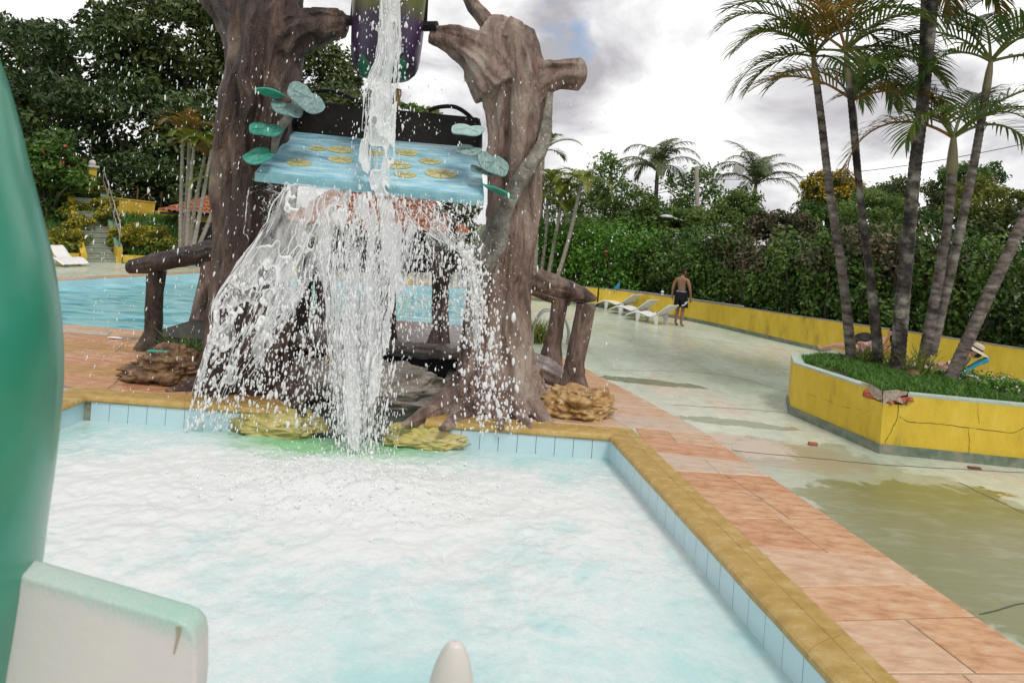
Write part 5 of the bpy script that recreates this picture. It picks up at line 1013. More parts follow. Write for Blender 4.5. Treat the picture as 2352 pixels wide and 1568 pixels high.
# ================================================================== planter on the right
PL = [(4.74, 11.1), (5.23, 9.31), (7.06, 9.12), (10.6, 8.95), (10.9, 10.0), (9.0, 10.3), (8.0, 10.8), (7.4, 11.45), (6.7, 12.1), (6.2, 12.45), (5.6, 12.4), (5.0, 11.85)]
pl = thing('planter', 'yellow painted raised planter with a broken corner and green base', 'planter', (7, 11, 0)); po = Vector((7, 11, 0)); PH = .83; TH_ = .16
def inset(poly, d):
    P = [Vector((*p, 0)) for p in poly]; out = []; n_ = len(P)
    for i in range(n_):
        a, b_, c = P[i-1], P[i], P[(i+1) % n_]; d1 = (b_-a).normalized(); d2 = (c-b_).normalized(); n1 = Vector((-d1.y, d1.x, 0)); n2 = Vector((-d2.y, d2.x, 0)); m_ = (n1+n2).normalized(); out.append(b_+m_*(d/max(.3, m_.dot(n1))))
    return out
OUTP = [Vector((*p, 0)) for p in PL]; INP = inset(PL, TH_); SK = inset(PL, -.025)
def ring_seg(name, o0, o1, i0, i1, z0, z1, m, bevel=0):
    P = [o0, o1, i1, i0]; V = [(p.x-po.x, p.y-po.y, z) for z in (z0, z1) for p in P]; return MB().add(V, [(3, 2, 1, 0), (4, 5, 6, 7), (0, 1, 5, 4), (1, 2, 6, 5), (2, 3, 7, 6), (3, 0, 4, 7)]).build(name, m, pl, bevel=bevel)
n_ = len(PL); NOTL, NOTR = .80, .17       # the broken stretch either side of the corner
for i in range(n_):
    j = (i+1) % n_; a, b_, ia, ib = OUTP[i], OUTP[j], INP[i], INP[j]
    spans = [(0, 1, PH)]
    if i == 0: spans = [(0, NOTL, PH), (NOTL, 1, PH-.13)]
    if i == 1: spans = [(0, NOTR, PH-.13), (NOTR, 1, PH)]
    for s0, s1, z in spans:
        ring_seg('wall_panel', a.lerp(b_, s0), a.lerp(b_, s1), ia.lerp(ib, s0), ia.lerp(ib, s1), 0, z-.02, M['yellow'])
        if z == PH: ring_seg('rim', a.lerp(b_, s0), a.lerp(b_, s1), ia.lerp(ib, s0), ia.lerp(ib, s1), PH-.019, PH+.012, M['greenrim'])
    ring_seg('skirting', SK[i], SK[j], OUTP[i].lerp(INP[i], .05), OUTP[j].lerp(INP[j], .05), 0, .13, M['skirt'])
MB().add([(p.x-po.x, p.y-po.y, PH-.03) for p in INP], [tuple(range(n_))]).build('soil', M['soil'], pl)
# broken masonry in the notch
cn = OUTP[1].lerp(INP[1], .5)
for k in range(22):
    s = random.uniform(-.42, .36); base_ = OUTP[1].lerp(OUTP[0], -s/1.86) if s < 0 else OUTP[1].lerp(OUTP[2], s/1.84); inw = (INP[1]-OUTP[1]).normalized()
    p = base_+inw*random.uniform(.01, .12); sz = random.uniform(.04, .11); MB().box((0, 0, 0), (sz*1.5, sz, sz*.6)).build('brick_piece' if k % 3 else 'rubble', M['brick'] if k % 3 else M['plaster'], pl, bevel=sz*.12, loc=(p.x-po.x, p.y-po.y, PH-.15+.03+random.uniform(-.03, .05)), rot=(random.uniform(-.4, .4), random.uniform(-.4, .4), random.uniform(0, 3)))
def face_patch(name, pts, p0, nrm, m, proud=.004):
    P = [onplane(x, y, p0, nrm)+nrm*proud-po for x, y in pts]; MB().add(P, [tuple(range(len(P)))]).build(name, m, pl)
nF = Vector((-(OUTP[2].y-OUTP[1].y), OUTP[2].x-OUTP[1].x, 0)).normalized()*-1
nL = Vector(((OUTP[1].y-OUTP[0].y), -(OUTP[1].x-OUTP[0].x), 0)).normalized()
if nL.y > 0: nL = -nL
def cv(x, y): return ((2900+x/1.742)*.6125, (900+y/1.742)*.6125)
face_patch('bare_plaster', [cv(*p) for p in [(566, 930), (608, 955), (640, 1000), (660, 1030), (690, 1045), (706, 1040), (712, 1093), (712, 985), (640, 940)]], OUTP[1], nL, M['plaster'])
face_patch('bare_plaster', [cv(*p) for p in [(716, 985), (716, 1090), (745, 1052), (790, 1045), (818, 1058), (826, 1020), (870, 1010), (880, 990), (800, 975)]], OUTP[1], nF, M['plaster'])
def crack(pts, wd, p0=OUTP[1], nrm=nF):
    P = catmull([tuple(onplane(*cv(x, y), p0, nrm)+nrm*.003-po) for x, y in pts], 5); P[1:-1] += RNG.normal(0, .005, (len(P)-2, 3))*np.array([1, 0, 1]); mb = MB(); u_ = Vector((0, 0, 1)); rt = nrm.cross(u_)
    for i in range(len(P)-1):
        d = Vector(P[i+1]-P[i]).normalized(); q = nrm.cross(d)*wd/2*random.uniform(.5, 1.3); mb.add([Vector(P[i])-q, Vector(P[i+1])-q, Vector(P[i+1])+q, Vector(P[i])+q], [(0, 1, 2, 3)])
    mb.build('crack', M['crack'], pl)
crack([(820, 1040), (810, 1150), (780, 1230), (725, 1330), (716, 1400)], .008); crack([(820, 1150), (900, 1185), (1100, 1200), (1270, 1225), (1550, 1255), (1638, 1225)], .007); crack([(1270, 1225), (1280, 1300), (1275, 1420)], .005); crack([(220, 1000), (380, 1060), (480, 1095), (620, 1118)], .004, OUTP[1], nL); crack([(1330, 1030), (1345, 1200)], .003)
# grass and plants on the planter
def in_poly(P, poly):
    r = np.zeros(len(P), bool); x, y = P[:, 0], P[:, 1]; k = len(poly)
    for i in range(k):
        x0, y0 = poly[i][0], poly[i][1]; x1, y1 = poly[(i+1) % k][0], poly[(i+1) % k][1]; c_ = ((y0 > y) != (y1 > y)) & (x < (x1-x0)*(y-y0)/(y1-y0+1e-9)+x0); r ^= c_
    return r
Pq = np.column_stack([RNG.uniform(4.7, 11.2, 60000), RNG.uniform(8.9, 13.8, 60000)]); Pq = Pq[in_poly(Pq, [(p.x, p.y) for p in INP])]; dens = fbm(np.column_stack([Pq*1.2, 0*Pq[:, 0]]), 71, 2); Pq = Pq[(dens > .36) & ((Pq[:, 0] < 9.2) | (RNG.random(len(Pq)) < .5))]
tag(blades('planter_grass', np.column_stack([Pq, np.full(len(Pq), PH-.03)]), .095, .013, 'grass', None, 6, .6), 'lush green grass covering the raised yellow planter', 'grass', kind='stuff')
for i, (x, y, D_, m, n_b, h) in enumerate([(1985, 822, 11.8, 'grassy', 40, .42), (2010, 815, 11.7, 'grassy', 30, .36), (2075, 830, 11.2, 'grassy', 34, .46), (2040, 850, 11.4, 'grassy', 22, .34), (2120, 838, 11.0, 'grassy', 34, .48)]):
    p = at(x, y, D_); tuft(('variegated spider grass at the foot of the pointed-end palm', 'variegated spider grass behind the black-blotched palm', 'variegated spider grass beside the thick spotted palm', 'low variegated grass in front of the planter trunks', 'variegated spider grass under the pale-crownshaft palm')[i], (p.x, p.y, PH-.04), n_b, h, .028, m, .07, 80+i, 'spider_grass', .8)
for i, (x, y, D_) in enumerate([(2210, 868, 10.9), (2250, 872, 10.6), (2290, 880, 10.4), (2320, 886, 10.2), (2345, 892, 9.9), (2270, 880, 10.2)]):
    p = at(x, y, D_); t_ = thing('flowering_weed', 'leafy weed with tiny pale blossoms at the right of the planter', 'plant', (p.x, p.y, PH-.03), group='flowering weeds on the planter'); P, d, ct, C = crown_pts([((0, 0, .10), (.24, .2, .12))], 260, 600+i, 14, (.3, .5), .3); link('foliage', leaf_mesh('foliage', P, d, .05, 610+i, .55, clump=ct), M['lf_bright'], t_)
    P, d, ct, C = crown_pts([((0, 0, .14), (.24, .2, .12))], 26, 600+i, 14, (.3, .5), .9); link('blossom', leaf_mesh('blossom', P, d, .03, 620+i, .9), mat('pale_blossom', [(.6, .45, .5), (.7, .62, .62)], .6), t_)
p = at(2095, 884, 10.7); rock('small pinkish stone lying in the planter grass', (p.x, p.y, PH+.03), (.10, .07, .06), 'rock', 21, .3, 'stone')
p = gr(1998, 1002+12); tag(MB().box((0, 0, .02), (.12, .06, .035)).build('brick_fragment', M['brick'], None, bevel=.006, loc=(gr(1867, 1022).x, gr(1867, 1022).y, .002)), 'small brick fragment fallen on the deck by the planter', 'brick')
p = gr(2238, 1060+16); tag(MB().box((0, 0, .012), (.16, .05, .022)).build('brick_fragment', M['rust'], None, bevel=.004, loc=(p.x, p.y, .002)), 'dark flat brick fragment below the cracked planter face', 'brick')
# marker post behind the wall
a = at(2107, 770, 18.6); b_ = at(2116, 664, 18.6)
t_ = thing('marker_post', 'white round post with yellow lower half behind the wall', 'post', (a.x, a.y, 0)); hh = b_.z; MB().tube([(0, 0, 0), (0, 0, hh*.62)], .115, 14).build('lower_shaft', mat('orange_yellow', [(.6, .32, .03), (.7, .4, .05)], .6, 5), t_, smooth=True); MB().tube([(0, 0, hh*.62), (0, 0, hh)], .112, 14).build('upper_shaft', M['wall_white'], t_, smooth=True); MB().tube([(-.04, -.10, hh*.86), (-.045, -.118, hh*.86)], .025, 8).build('hole', M['cable'], t_)

# ------------------------------------------------------------------ loungers
def make_lounger():
    t_ = thing('sun_lounger', '', 'sun lounger'); prof = catmull([(0, 0, .13), (.2, 0, .24), (.5, 0, .36), (.75, 0, .36), (1.0, 0, .31), (1.2, 0, .31), (1.45, 0, .46), (1.7, 0, .68), (1.86, 0, .80)], 5); k = len(prof); V = []; F = []; cols = [(-.31, -.045), (-.30, .0), (-.26, .012), (-.13, 0), (0, -.006), (.13, 0), (.26, .012), (.30, .0), (.31, -.045)]; m_ = len(cols)
    for i, p in enumerate(prof):
        ws = 1-.10*max(0, (i/k-.75)/.25)**2-.18*max(0, (.12-i/k)/.12)**2
        for y, z in cols: V.append((p[0], y*ws, p[2]+z))
    for i, p in enumerate(prof):
        ws = 1-.10*max(0, (i/k-.75)/.25)**2-.18*max(0, (.12-i/k)/.12)**2
        for y, z in cols: V.append((p[0], y*ws*.96, p[2]+z-.028+(.02 if abs(y) > .3 else 0)))
    o_ = k*m_
    for i in range(k-1):
        for j in range(m_-1): F += [(i*m_+j, (i+1)*m_+j, (i+1)*m_+j+1, i*m_+j+1), (o_+i*m_+j+1, o_+(i+1)*m_+j+1, o_+(i+1)*m_+j, o_+i*m_+j)]
        F += [(i*m_, o_+i*m_, o_+(i+1)*m_, (i+1)*m_), ((i+1)*m_+m_-1, o_+(i+1)*m_+m_-1, o_+i*m_+m_-1, i*m_+m_-1)]
    for i in (0, k-1):
        for j in range(m_-1): F.append((i*m_+j, i*m_+j+1, o_+i*m_+j+1, o_+i*m_+j))
    MB().add(V, F).build('shell', M['white_plastic'], t_, smooth=True)
    for x0, zt, sp in ((.62, .34, -.03), (1.34, .36, .05)):
        for s in (-1, 1):
            P = [(x0-.10, s*.30, zt), (x0+.12, s*.30, zt), (x0+.055+sp, s*.295, 0), (x0-.045+sp, s*.295, 0)]; Q = [(x, y-s*.05, z) for x, y, z in P]
            MB().add(P+Q, [(0, 1, 2, 3), (7, 6, 5, 4)]+[(i, 4+i, 4+(i+1) % 4, (i+1) % 4) for i in range(4)]).build('leg', M['white_plastic'], t_, bevel=.008)
    return t_
lg0 = make_lounger(); first = [True]
def lounger(label, x, y, rz, group):
    o = lg0 if first[0] else copy_tree(lg0); first[0] = False; o.location = (x, y, 0); o.rotation_euler = (0, 0, rz); tag(o, label, 'sun lounger', group); return o
G1 = 'white loungers in a row along the wall'
for (x, y), lab in zip(((1380, 698), (1411, 711), (1449, 724)), ('white moulded lounger in the wall row, nearest the log rail', 'white moulded lounger in the middle of the row of three', 'white moulded lounger of the row of three, nearest the walking bather')):
    p = gr(x, y, .1); lounger(lab, p.x-.06, p.y, -.85, G1).scale = (.9, .9, .82)
G2 = 'white loungers behind the planter'
lounger('white lounger under the dark-haired person with red and blue towel', 7.44, 16.44, -.6, G2); lounger('empty white lounger whose backrest shows left of the leaning palm', 7.77, 15.5, -.6, G2); LW = lounger('white lounger under the bather wearing a straw hat', 7.97, 14.44, -.6, G2)
G3 = 'white loungers by the garden stairs'
p = gr(190, 606, .1); q = gr(160, 606, .1)
def lounger_rev(label, p, rz): return lounger(label, p.x, p.y, rz, G3)
lounger_rev('white lounger by the low yellow wall, nearer the garden stairs', p, PI-.45); lounger_rev('white lounger beside the green slide near the low yellow wall', gr(160, 607, .1), PI-.3)

# ------------------------------------------------------------------ people
def fingers(V, E, R, w, d, nrm, rad=.009):
    """palm from wrist index w along d, four fingers and a thumb"""
    d = Vector(d).normalized(); nrm = Vector(nrm).normalized(); sd = d.cross(nrm); W_ = Vector(V[w]); pm = len(V); V.append(tuple(W_+d*.075)); E.append((w, pm)); R.append((.036, .018))
    for k, (o, ln) in enumerate(((-.030, .070), (-.010, .082), (.010, .078), (.029, .060))):
        a = len(V); V.append(tuple(W_+d*.095+sd*o)); V.append(tuple(W_+d*(.095+ln*.55)+sd*o*1.15+nrm*.008)); V.append(tuple(W_+d*(.095+ln*.9)+sd*o*1.2+nrm*.026)); E += [(pm, a), (a, a+1), (a+1, a+2)]; R += [rad, rad*.95, rad*.75]
    a = len(V); V.append(tuple(W_+d*.045-sd*.045+nrm*.01)); V.append(tuple(W_+d*.085-sd*.058+nrm*.028)); E += [(pm, a), (a, a+1)]; R += [rad*1.1, rad*.85]
SKIN_T = mat('tan_skin', [(.22, .105, .062), (.30, .15, .09)], .5, 4, 4); SKIN_P = mat('fair_skin', [(.46, .25, .17), (.55, .32, .23)], .5, 4, 4); M['hair'] = mat('dark_hair', [(.006, .005, .004), (.018, .012, .010)], .6, 40, 4, .5, 60, spec=.2)
def head_mesh(m_skin, m_hair, parent, M_):
    """skull with jaw, nose, ears, eyes, mouth; hair over back and top. local: face toward +Y"""
    n1, n2 = 36, 28; V = []; F = []
    for j in range(n2+1):
        b_ = PI*j/n2
        for i in range(n1):
            a = 2*PI*i/n1; x, y, z = math.sin(b_)*math.cos(a), math.sin(b_)*math.sin(a), math.cos(b_); X, Y, Z = x*.076, y*.094, z*.115
            if z < 0: X *= 1-.28*z*z; Y *= 1-.12*z*z if y > 0 else 1-.3*z*z
            if y > .6: Y += .022*math.exp(-(x/.16)**2-((z+.12)/.2)**2); Y -= .008*math.exp(-((abs(x)-.38)/.16)**2-((z-.05)/.12)**2); Y += .006*math.exp(-(x/.3)**2-((z+.5)/.1)**2)
            V.append((X, Y, Z))
    for j in range(n2):
        for i in range(n1): F.append((j*n1+i, (j+1)*n1+i, (j+1)*n1+(i+1) % n1, j*n1+(i+1) % n1))
    mb = MB().add(V, F)
    for s in (-1, 1): mb.add([(s*.074+s*.018*math.cos(t)*.4, -.012+.02*math.cos(t), -.005+.032*math.sin(t)) for t in np.linspace(0, 2*PI, 10, endpoint=False)]+[(s*.094, -.02, 0)], [(i, (i+1) % 10, 10) for i in range(10)])
    h = mb.build('head', m_skin, parent, smooth=True); h.matrix_local = M_
    hv = [(x*1.1, y*1.08-.004, z*1.08+.004) for x, y, z in V if True]; keep = []
    for f in F:
        c = np.mean([V[i] for i in f], 0)
        if c[2] > .055-.2*max(0, c[1])*-1*.0 and c[1] < .075 or (c[1] < -.005 and c[2] > -.075): keep.append(f)
    hr = MB().add(hv, keep).build('hair', m_hair, h, smooth=True)
    for s in (-1, 1): MB().lathe([(.001, .012), (.012, 0), (.001, -.006)], 8).build('eye', M['cable'], h, smooth=True, loc=(s*.03, .084, .006))
    MB().box((0, .088, -.058), (.042, .01, .008)).build('mouth', mat('lips', [(.35, .12, .1)], .5), h, bevel=.003)
    return h
def person(label, V, E, R, skin_m, loc, rz, headM, root=0, group=None):
    t_ = thing('person', label, 'person', loc, rz, group); me = skin(V, E, R, root, 2); me.materials.append(skin_m); link('body', me, None, t_); h = head_mesh(skin_m, M['hair'], t_, headM); return t_, h
# the walking bather, seen from behind
V = [(0, 0, .96), (0, .01, 1.12), (0, .0, 1.30), (0, -.01, 1.42), (0, 0, 1.50), (0, .02, 1.57),
     (-.17, 0, 1.42), (-.235, -.01, 1.30), (-.275, -.03, 1.14), (-.30, .03, .90), (.17, 0, 1.42), (.235, -.01, 1.30), (.275, -.02, 1.14), (.285, .06, .90),
     (-.09, .0, .90), (-.10, .03, .70), (-.10, .05, .50), (-.10, -.01, .30), (-.10, -.06, .09), (-.10, .02, .035), (-.10, .13, .022), (.09, .0, .90), (.085, .0, .70), (.08, .02, .50), (.08, -.03, .30), (.08, -.06, .09), (.08, .02, .035), (.09, .13, .022)]
E = [(0, 1), (1, 2), (2, 3), (3, 4), (4, 5), (3, 6), (6, 7), (7, 8), (8, 9), (3, 10), (10, 11), (11, 12), (12, 13), (0, 14), (14, 15), (15, 16), (16, 17), (17, 18), (18, 19), (19, 20), (0, 21), (21, 22), (22, 23), (23, 24), (24, 25), (25, 26), (26, 27)]
R = [(.135, .10), (.125, .09), (.15, .10), (.13, .085), .055, .052, .062, .05, .042, .03, .062, .05, .042, .03, .088, .08, .058, .055, .036, .035, .028, .088, .08, .058, .055, .036, .035, .028]
fingers(V, E, R, 9, (-.02, .08, -1), (.9, .3, 0)); fingers(V, E, R, 13, (.02, .1, -1), (-.9, .3, 0))
gp = gr(1555, 748)
man, hd = person('shirtless bather in black shorts with white curved panel walking away', V, E, R, SKIN_T, (gp.x+.06, gp.y, .005), -.62, Matrix.Translation((0.01, .03, 1.655)) @ Matrix.Rotation(-.5, 4, 'Z') @ Matrix.Rotation(-.25, 4, 'X'))
M['shorts'] = mat('black_swim_shorts', [(.008, .008, .01), (.02, .02, .022)], .8, 9, 4, .4, 20, spec=.15); M['shorts_w'] = mat('white_short_panel', [(.55, .55, .55), (.66, .66, .66)], .7, 9)
def loft_ell(rings, n_=24, close=False):
    V_ = []; F_ = []
    for (cx_, cy_, z, rx, ry) in rings:
        for j in range(n_): a = 2*PI*j/n_; V_.append((cx_+rx*math.cos(a), cy_+ry*math.sin(a), z))
    for i in range(len(rings)-1):
        for j in range(n_): F_.append((i*n_+j, i*n_+(j+1) % n_, (i+1)*n_+(j+1) % n_, (i+1)*n_+j))
    return V_, F_
sh = MB()
sh.add(*loft_ell([(0, .0, 1.06, .165, .12), (0, 0, .98, .18, .135), (0, 0, .88, .20, .15), (0, .01, .80, .21, .15)]))
for s in (-1, 1): sh.add(*loft_ell([(s*.09, .01, .86, .115, .135), (s*.10, .02, .72, .115, .13), (s*.105, .03, .60, .118, .125), (s*.105, .03, .575, .118, .125)]))
so = sh.build('shorts', M['shorts'], man, smooth=True)
cp = MB(); V_ = []; F_ = []
for i in range(9):
    t = i/8; z = .60+.14*t
    for j in range(7): a = -PI/2-.35+1.5*(j/6)*(.55+.45*t)+.5*t; V_.append((.105+.124*math.cos(a), .03+.133*math.sin(a), z+.05*(j/6)))
for i in range(8):
    for j in range(6): F_.append((i*7+j, i*7+j+1, (i+1)*7+j+1, (i+1)*7+j))
cp.add(V_, F_).build('shorts_panel', M['shorts_w'], so, smooth=True)
wb = MB(); wb.add(*loft_ell([(0, 0, 1.08, .162, .118), (0, 0, 1.04, .173, .127)])); wb.build('waistband', mat('blue_waistband', [(.03, .06, .2), (.3, .33, .42)], .7, 30), so, smooth=True)
# reclining people, in lounger coordinates (x toward the head end)
def recliner(label, skin_m, loc, rz, headrot, arm):
    V = [(.95, 0, .44), (1.12, 0, .47), (1.30, 0, .54), (1.44, 0, .64), (1.53, 0, .74), (1.58, 0, .80), (1.42, -.16, .63), (1.24, -.235, .52), (1.08, -.15, .56), (1.05, -.02, .585), (1.42, .16, .63), (1.24, .235, .52), (1.08, .15, .55), (1.06, .05, .58),
         (.92, -.10, .43), (.70, -.11, .45), (.48, -.10, .44), (.32, -.09, .36), (.20, -.08, .30), (.15, -.08, .33), (.13, -.08, .38), (.92, .10, .43), (.70, .11, .44), (.48, .10, .425), (.32, .09, .35), (.20, .08, .29), (.15, .08, .32), (.13, .08, .37)]
    E = [(0, 1), (1, 2), (2, 3), (3, 4), (4, 5), (3, 6), (6, 7), (7, 8), (8, 9), (3, 10), (10, 11), (11, 12), (12, 13), (0, 14), (14, 15), (15, 16), (16, 17), (17, 18), (18, 19), (19, 20), (0, 21), (21, 22), (22, 23), (23, 24), (24, 25), (25, 26), (26, 27)]
    R = [(.13, .095), (.115, .09), (.135, .10), (.115, .08), .05, .048, .062, .048, .04, .028, .062, .048, .04, .028, .088, .078, .056, .052, .034, .03, .024, .088, .078, .056, .052, .034, .03, .024]
    fingers(V, E, R, 9, (-.5, 1, .0), (0, 0, -1)); fingers(V, E, R, 13, (-.5, -1, .0), (0, 0, -1))
    Mh = Matrix.Translation((1.66, 0, .885)) @ Matrix.Rotation(PI/2, 4, 'Z') @ Matrix.Rotation(headrot, 4, 'X')
    return person(label, V, E, R, skin_m, loc, rz, Mh)
wo_, wh = recliner('reclining bather in a white and navy bikini wearing a straw hat', SKIN_P, (7.97, 14.44, .0), -.6, .35, 0)
M['navy'] = mat('navy_fabric', [(.01, .014, .045), (.02, .025, .07)], .7, 20); M['bikini_w'] = mat('white_fabric', [(.6, .6, .6), (.7, .7, .7)], .7, 20)
def tube_ell(pts, radii, n_=22):
    V_ = []; F_ = []
    for k, (p, (ra, rb)) in enumerate(zip(pts, radii)):
        t = (Vector(pts[min(k+1, len(pts)-1)])-Vector(pts[max(k-1, 0)])).normalized(); y = Vector((0, 1, 0)); u_ = t.cross(y).normalized()
        for j in range(n_): a = 2*PI*j/n_; V_.append(Vector(p)+y*ra*math.cos(a)+u_*rb*math.sin(a))
    for i in range(len(pts)-1):
        for j in range(n_): F_.append((i*n_+j, i*n_+(j+1) % n_, (i+1)*n_+(j+1) % n_, (i+1)*n_+j))
    return V_, F_
MB().add(*tube_ell([(1.25, 0, .525), (1.30, 0, .545), (1.36, 0, .59)], [(.142, .112), (.15, .122), (.142, .11)])).build('bikini_top', M['bikini_w'], wo_, smooth=True); MB().add(*tube_ell([(1.225, 0, .515), (1.25, 0, .525)], [(.138, .108), (.145, .116)])).build('bikini_band', M['navy'], wo_, smooth=True); MB().add(*tube_ell([(.86, 0, .445), (.93, 0, .445), (1.0, 0, .455)], [(.17, .105), (.16, .108), (.142, .105)])).build('bikini_bottom', M['navy'], wo_, smooth=True)
M['straw'] = mat('straw_hat', [(.55, .47, .36), (.66, .6, .5)], .8, 30, 4, .5, 60)
ht = MB().lathe([(.235, -.012), (.20, .0), (.12, .012), (.103, .03), (.098, .085), (.088, .125), (.06, .137), (.02, .128), (.001, .126)], 32).build('straw_hat', M['straw'], wh, smooth=True, loc=(0, .01, .055), rot=(.12, 0, 0)); MB().lathe([(.1055, .028), (.1035, .058)], 32).build('hat_band', M['cable'], ht, smooth=True)
MB().box((0, .092, .008), (.135, .02, .036)).build('sunglasses', M['cable'], wh, bevel=.006)
def drape(name, label, cat, m, loc, rz, x0, x1, wd, stripes=None, over=.06):
    V_ = []; F_ = []; n_, k = 18, 14
    for i in range(n_+1):
        x = x0+(x1-x0)*i/n_; z = np.interp(x, [0, .2, .5, .75, 1.0, 1.2, 1.45, 1.7, 1.86], [.13, .24, .36, .36, .31, .31, .46, .68, .80])
        for j in range(k+1): y = (j/k-.5)*wd; fr = abs(y)-.30; V_.append((x, y, z+.022+.012*math.sin(x*23+j)-(max(0, fr)*2.2)))
    for i in range(n_):
        for j in range(k): F_.append((i*(k+1)+j, i*(k+1)+j+1, (i+1)*(k+1)+j+1, (i+1)*(k+1)+j))
    o = MB().add(V_, F_).build(name, m, None, smooth=True, loc=loc, rot=(0, 0, rz)); sm_ = o.modifiers.new('t', 'SOLIDIFY'); sm_.thickness = .008; sm_.offset = 1; tag(o, label, cat); return o
M['towel_b'] = mat('turquoise_towel', [(.03, .26, .36), (.06, .36, .46)], .9, 14, 4, .5, 60); M['towel_r'] = mat('red_towel', [(.4, .015, .03), (.5, .03, .05)], .9, 14, 4, .5, 60)
drape('towel', 'turquoise towel draped over the backrest behind the straw hat', 'towel', M['towel_b'], (7.97, 14.44, 0), -.6, 1.42, 1.88, .64); tw = drape('towel', 'red and blue towel on the lounger of the dark-haired person', 'towel', M['towel_r'], (7.44, 16.44, 0), -.6, 1.40, 1.87, .62)
MB().prism([(1.50, -.32), (1.66, -.32), (1.60, .32), (1.44, .32)], 0, .001).build('towel_stripe', M['ch_b'], tw).matrix_local = Matrix.Translation((0, 0, .015)) @ Matrix(((1, 0, 0, 0), (0, 1, 0, 0), (.92, 0, 1, -.83), (0, 0, 0, 1)))
pp, ph = recliner('reclining person with long dark hair in a pink checked top', SKIN_P, (7.44, 16.44, .02), -.6, .1, 0)
M['check'] = mat('pink_checked_top', [(.5, .2, .3), (.65, .42, .5)], .8, 24, 1); MB().add(*tube_ell([(1.05, 0, .46), (1.2, 0, .505), (1.32, 0, .56), (1.42, 0, .63), (1.47, 0, .67)], [(.145, .115), (.15, .12), (.16, .122), (.15, .105), (.09, .07)])).build('checked_top', M['check'], pp, smooth=True)
MB().lathe([(.001, .11), (.06, .09), (.085, .02), (.088, -.08), (.07, -.2), (.03, -.26)], 16, (0, -.035, .02)).build('long_hair', M['hair'], ph, smooth=True)
# loose things
bm_ = rock('large black beach bag standing on the deck behind the red and blue towel', (9.0, 17.0, .32), (.36, .22, .36), 'black', 31, .18, 'beach_bag'); bm_['category'] = 'bag'
p = at(2090, 822, 14.9); tag(MB().lathe([(.001, -.03), (.07, -.03), (.085, .0), (.07, .05), (.03, .07), (.001, .07)], 14).build('drink_cup', mat('teal_cup', [(.02, .35, .42)], .4), None, smooth=True, loc=(8.94, 14.7, .42)), 'small teal cup on the empty lounger backrest', 'cup')
def can(label, loc, r, h):
    t_ = thing('drink_can', label, 'can', loc); MB().lathe([(.001, 0), (r*.85, 0), (r, .012), (r, h-.015), (r*.8, h), (r*.78, h-.004), (.001, h-.006)], 16).build('can_body', M['white_plastic'], t_, smooth=True); MB().lathe([(r+.0008, h*.42), (r+.0008, h*.6)], 16).build('printed_band', M['ch_b'], t_, smooth=True)
p = gr(1504, 727); can('small white drink can on the deck under the last lounger', (p.x, p.y, .001), .045, .15)
wp, _, _2 = wall_at(2.35); can('white drink can standing on top of the yellow wall', (wp[0]+.04, wp[1]+.06, .722-.70+wall_h(wp[0])), .05, .16)
a_, d_, n__ = wall_at(1.0); t_ = thing('pool_net', 'blue pool net with long metal pole lying on the wall top', 'pool net', (0, 0, 0)); P = []
for s in np.linspace(.6, 5.6, 12): q, d_, n__ = wall_at(s); P.append(Vector((q[0]+n__[0]*.08, q[1]+n__[1]*.08, .745-.70+wall_h(q[0]))))
MB().tube(P, .018, 8).build('pole', M['metal_grey'], t_, smooth=True); p0 = P[0]; M['bluep'] = mat('blue_plastic', [(.02, .2, .4), (.04, .3, .5)], .4, 6)
MB().add([p0+Vector(v) for v in ((-.1, -.02, 0), (.12, -.02, 0), (.13, -.02, .34), (.05, -.02, .16), (-.1, .02, 0), (.12, .02, 0), (.13, .02, .34), (.05, .02, .16))], [(0, 1, 2, 3), (7, 6, 5, 4)]+[(i, 4+i, 4+(i+1) % 4, (i+1) % 4) for i in range(4)]).build('net_frame', M['bluep'], t_, bevel=.006)
p = gr(265, 778); tag(MB().add(*tube_ell([(-.14, 0, .012), (-.05, 0, .02), (.06, 0, .018), (.14, 0, .012)], [(.03, .01), (.05, .018), (.045, .016), (.03, .008)])).build('sandal', M['white_plastic'], None, smooth=True, loc=(p.x, p.y, .005)), 'white flip-flop lying on the wet paving by the swimming pool', 'sandal')
p = gr(385, 822, .3); o = MB().box((0, 0, 0), (.30, .10, .02)).build('fallen_leaf', M['jadeline'], None, bevel=.006, loc=(p.x, p.y-.3, .46)); tag(o, 'broken jade painted leaf lying on the layered brown rock', 'leaf plate')
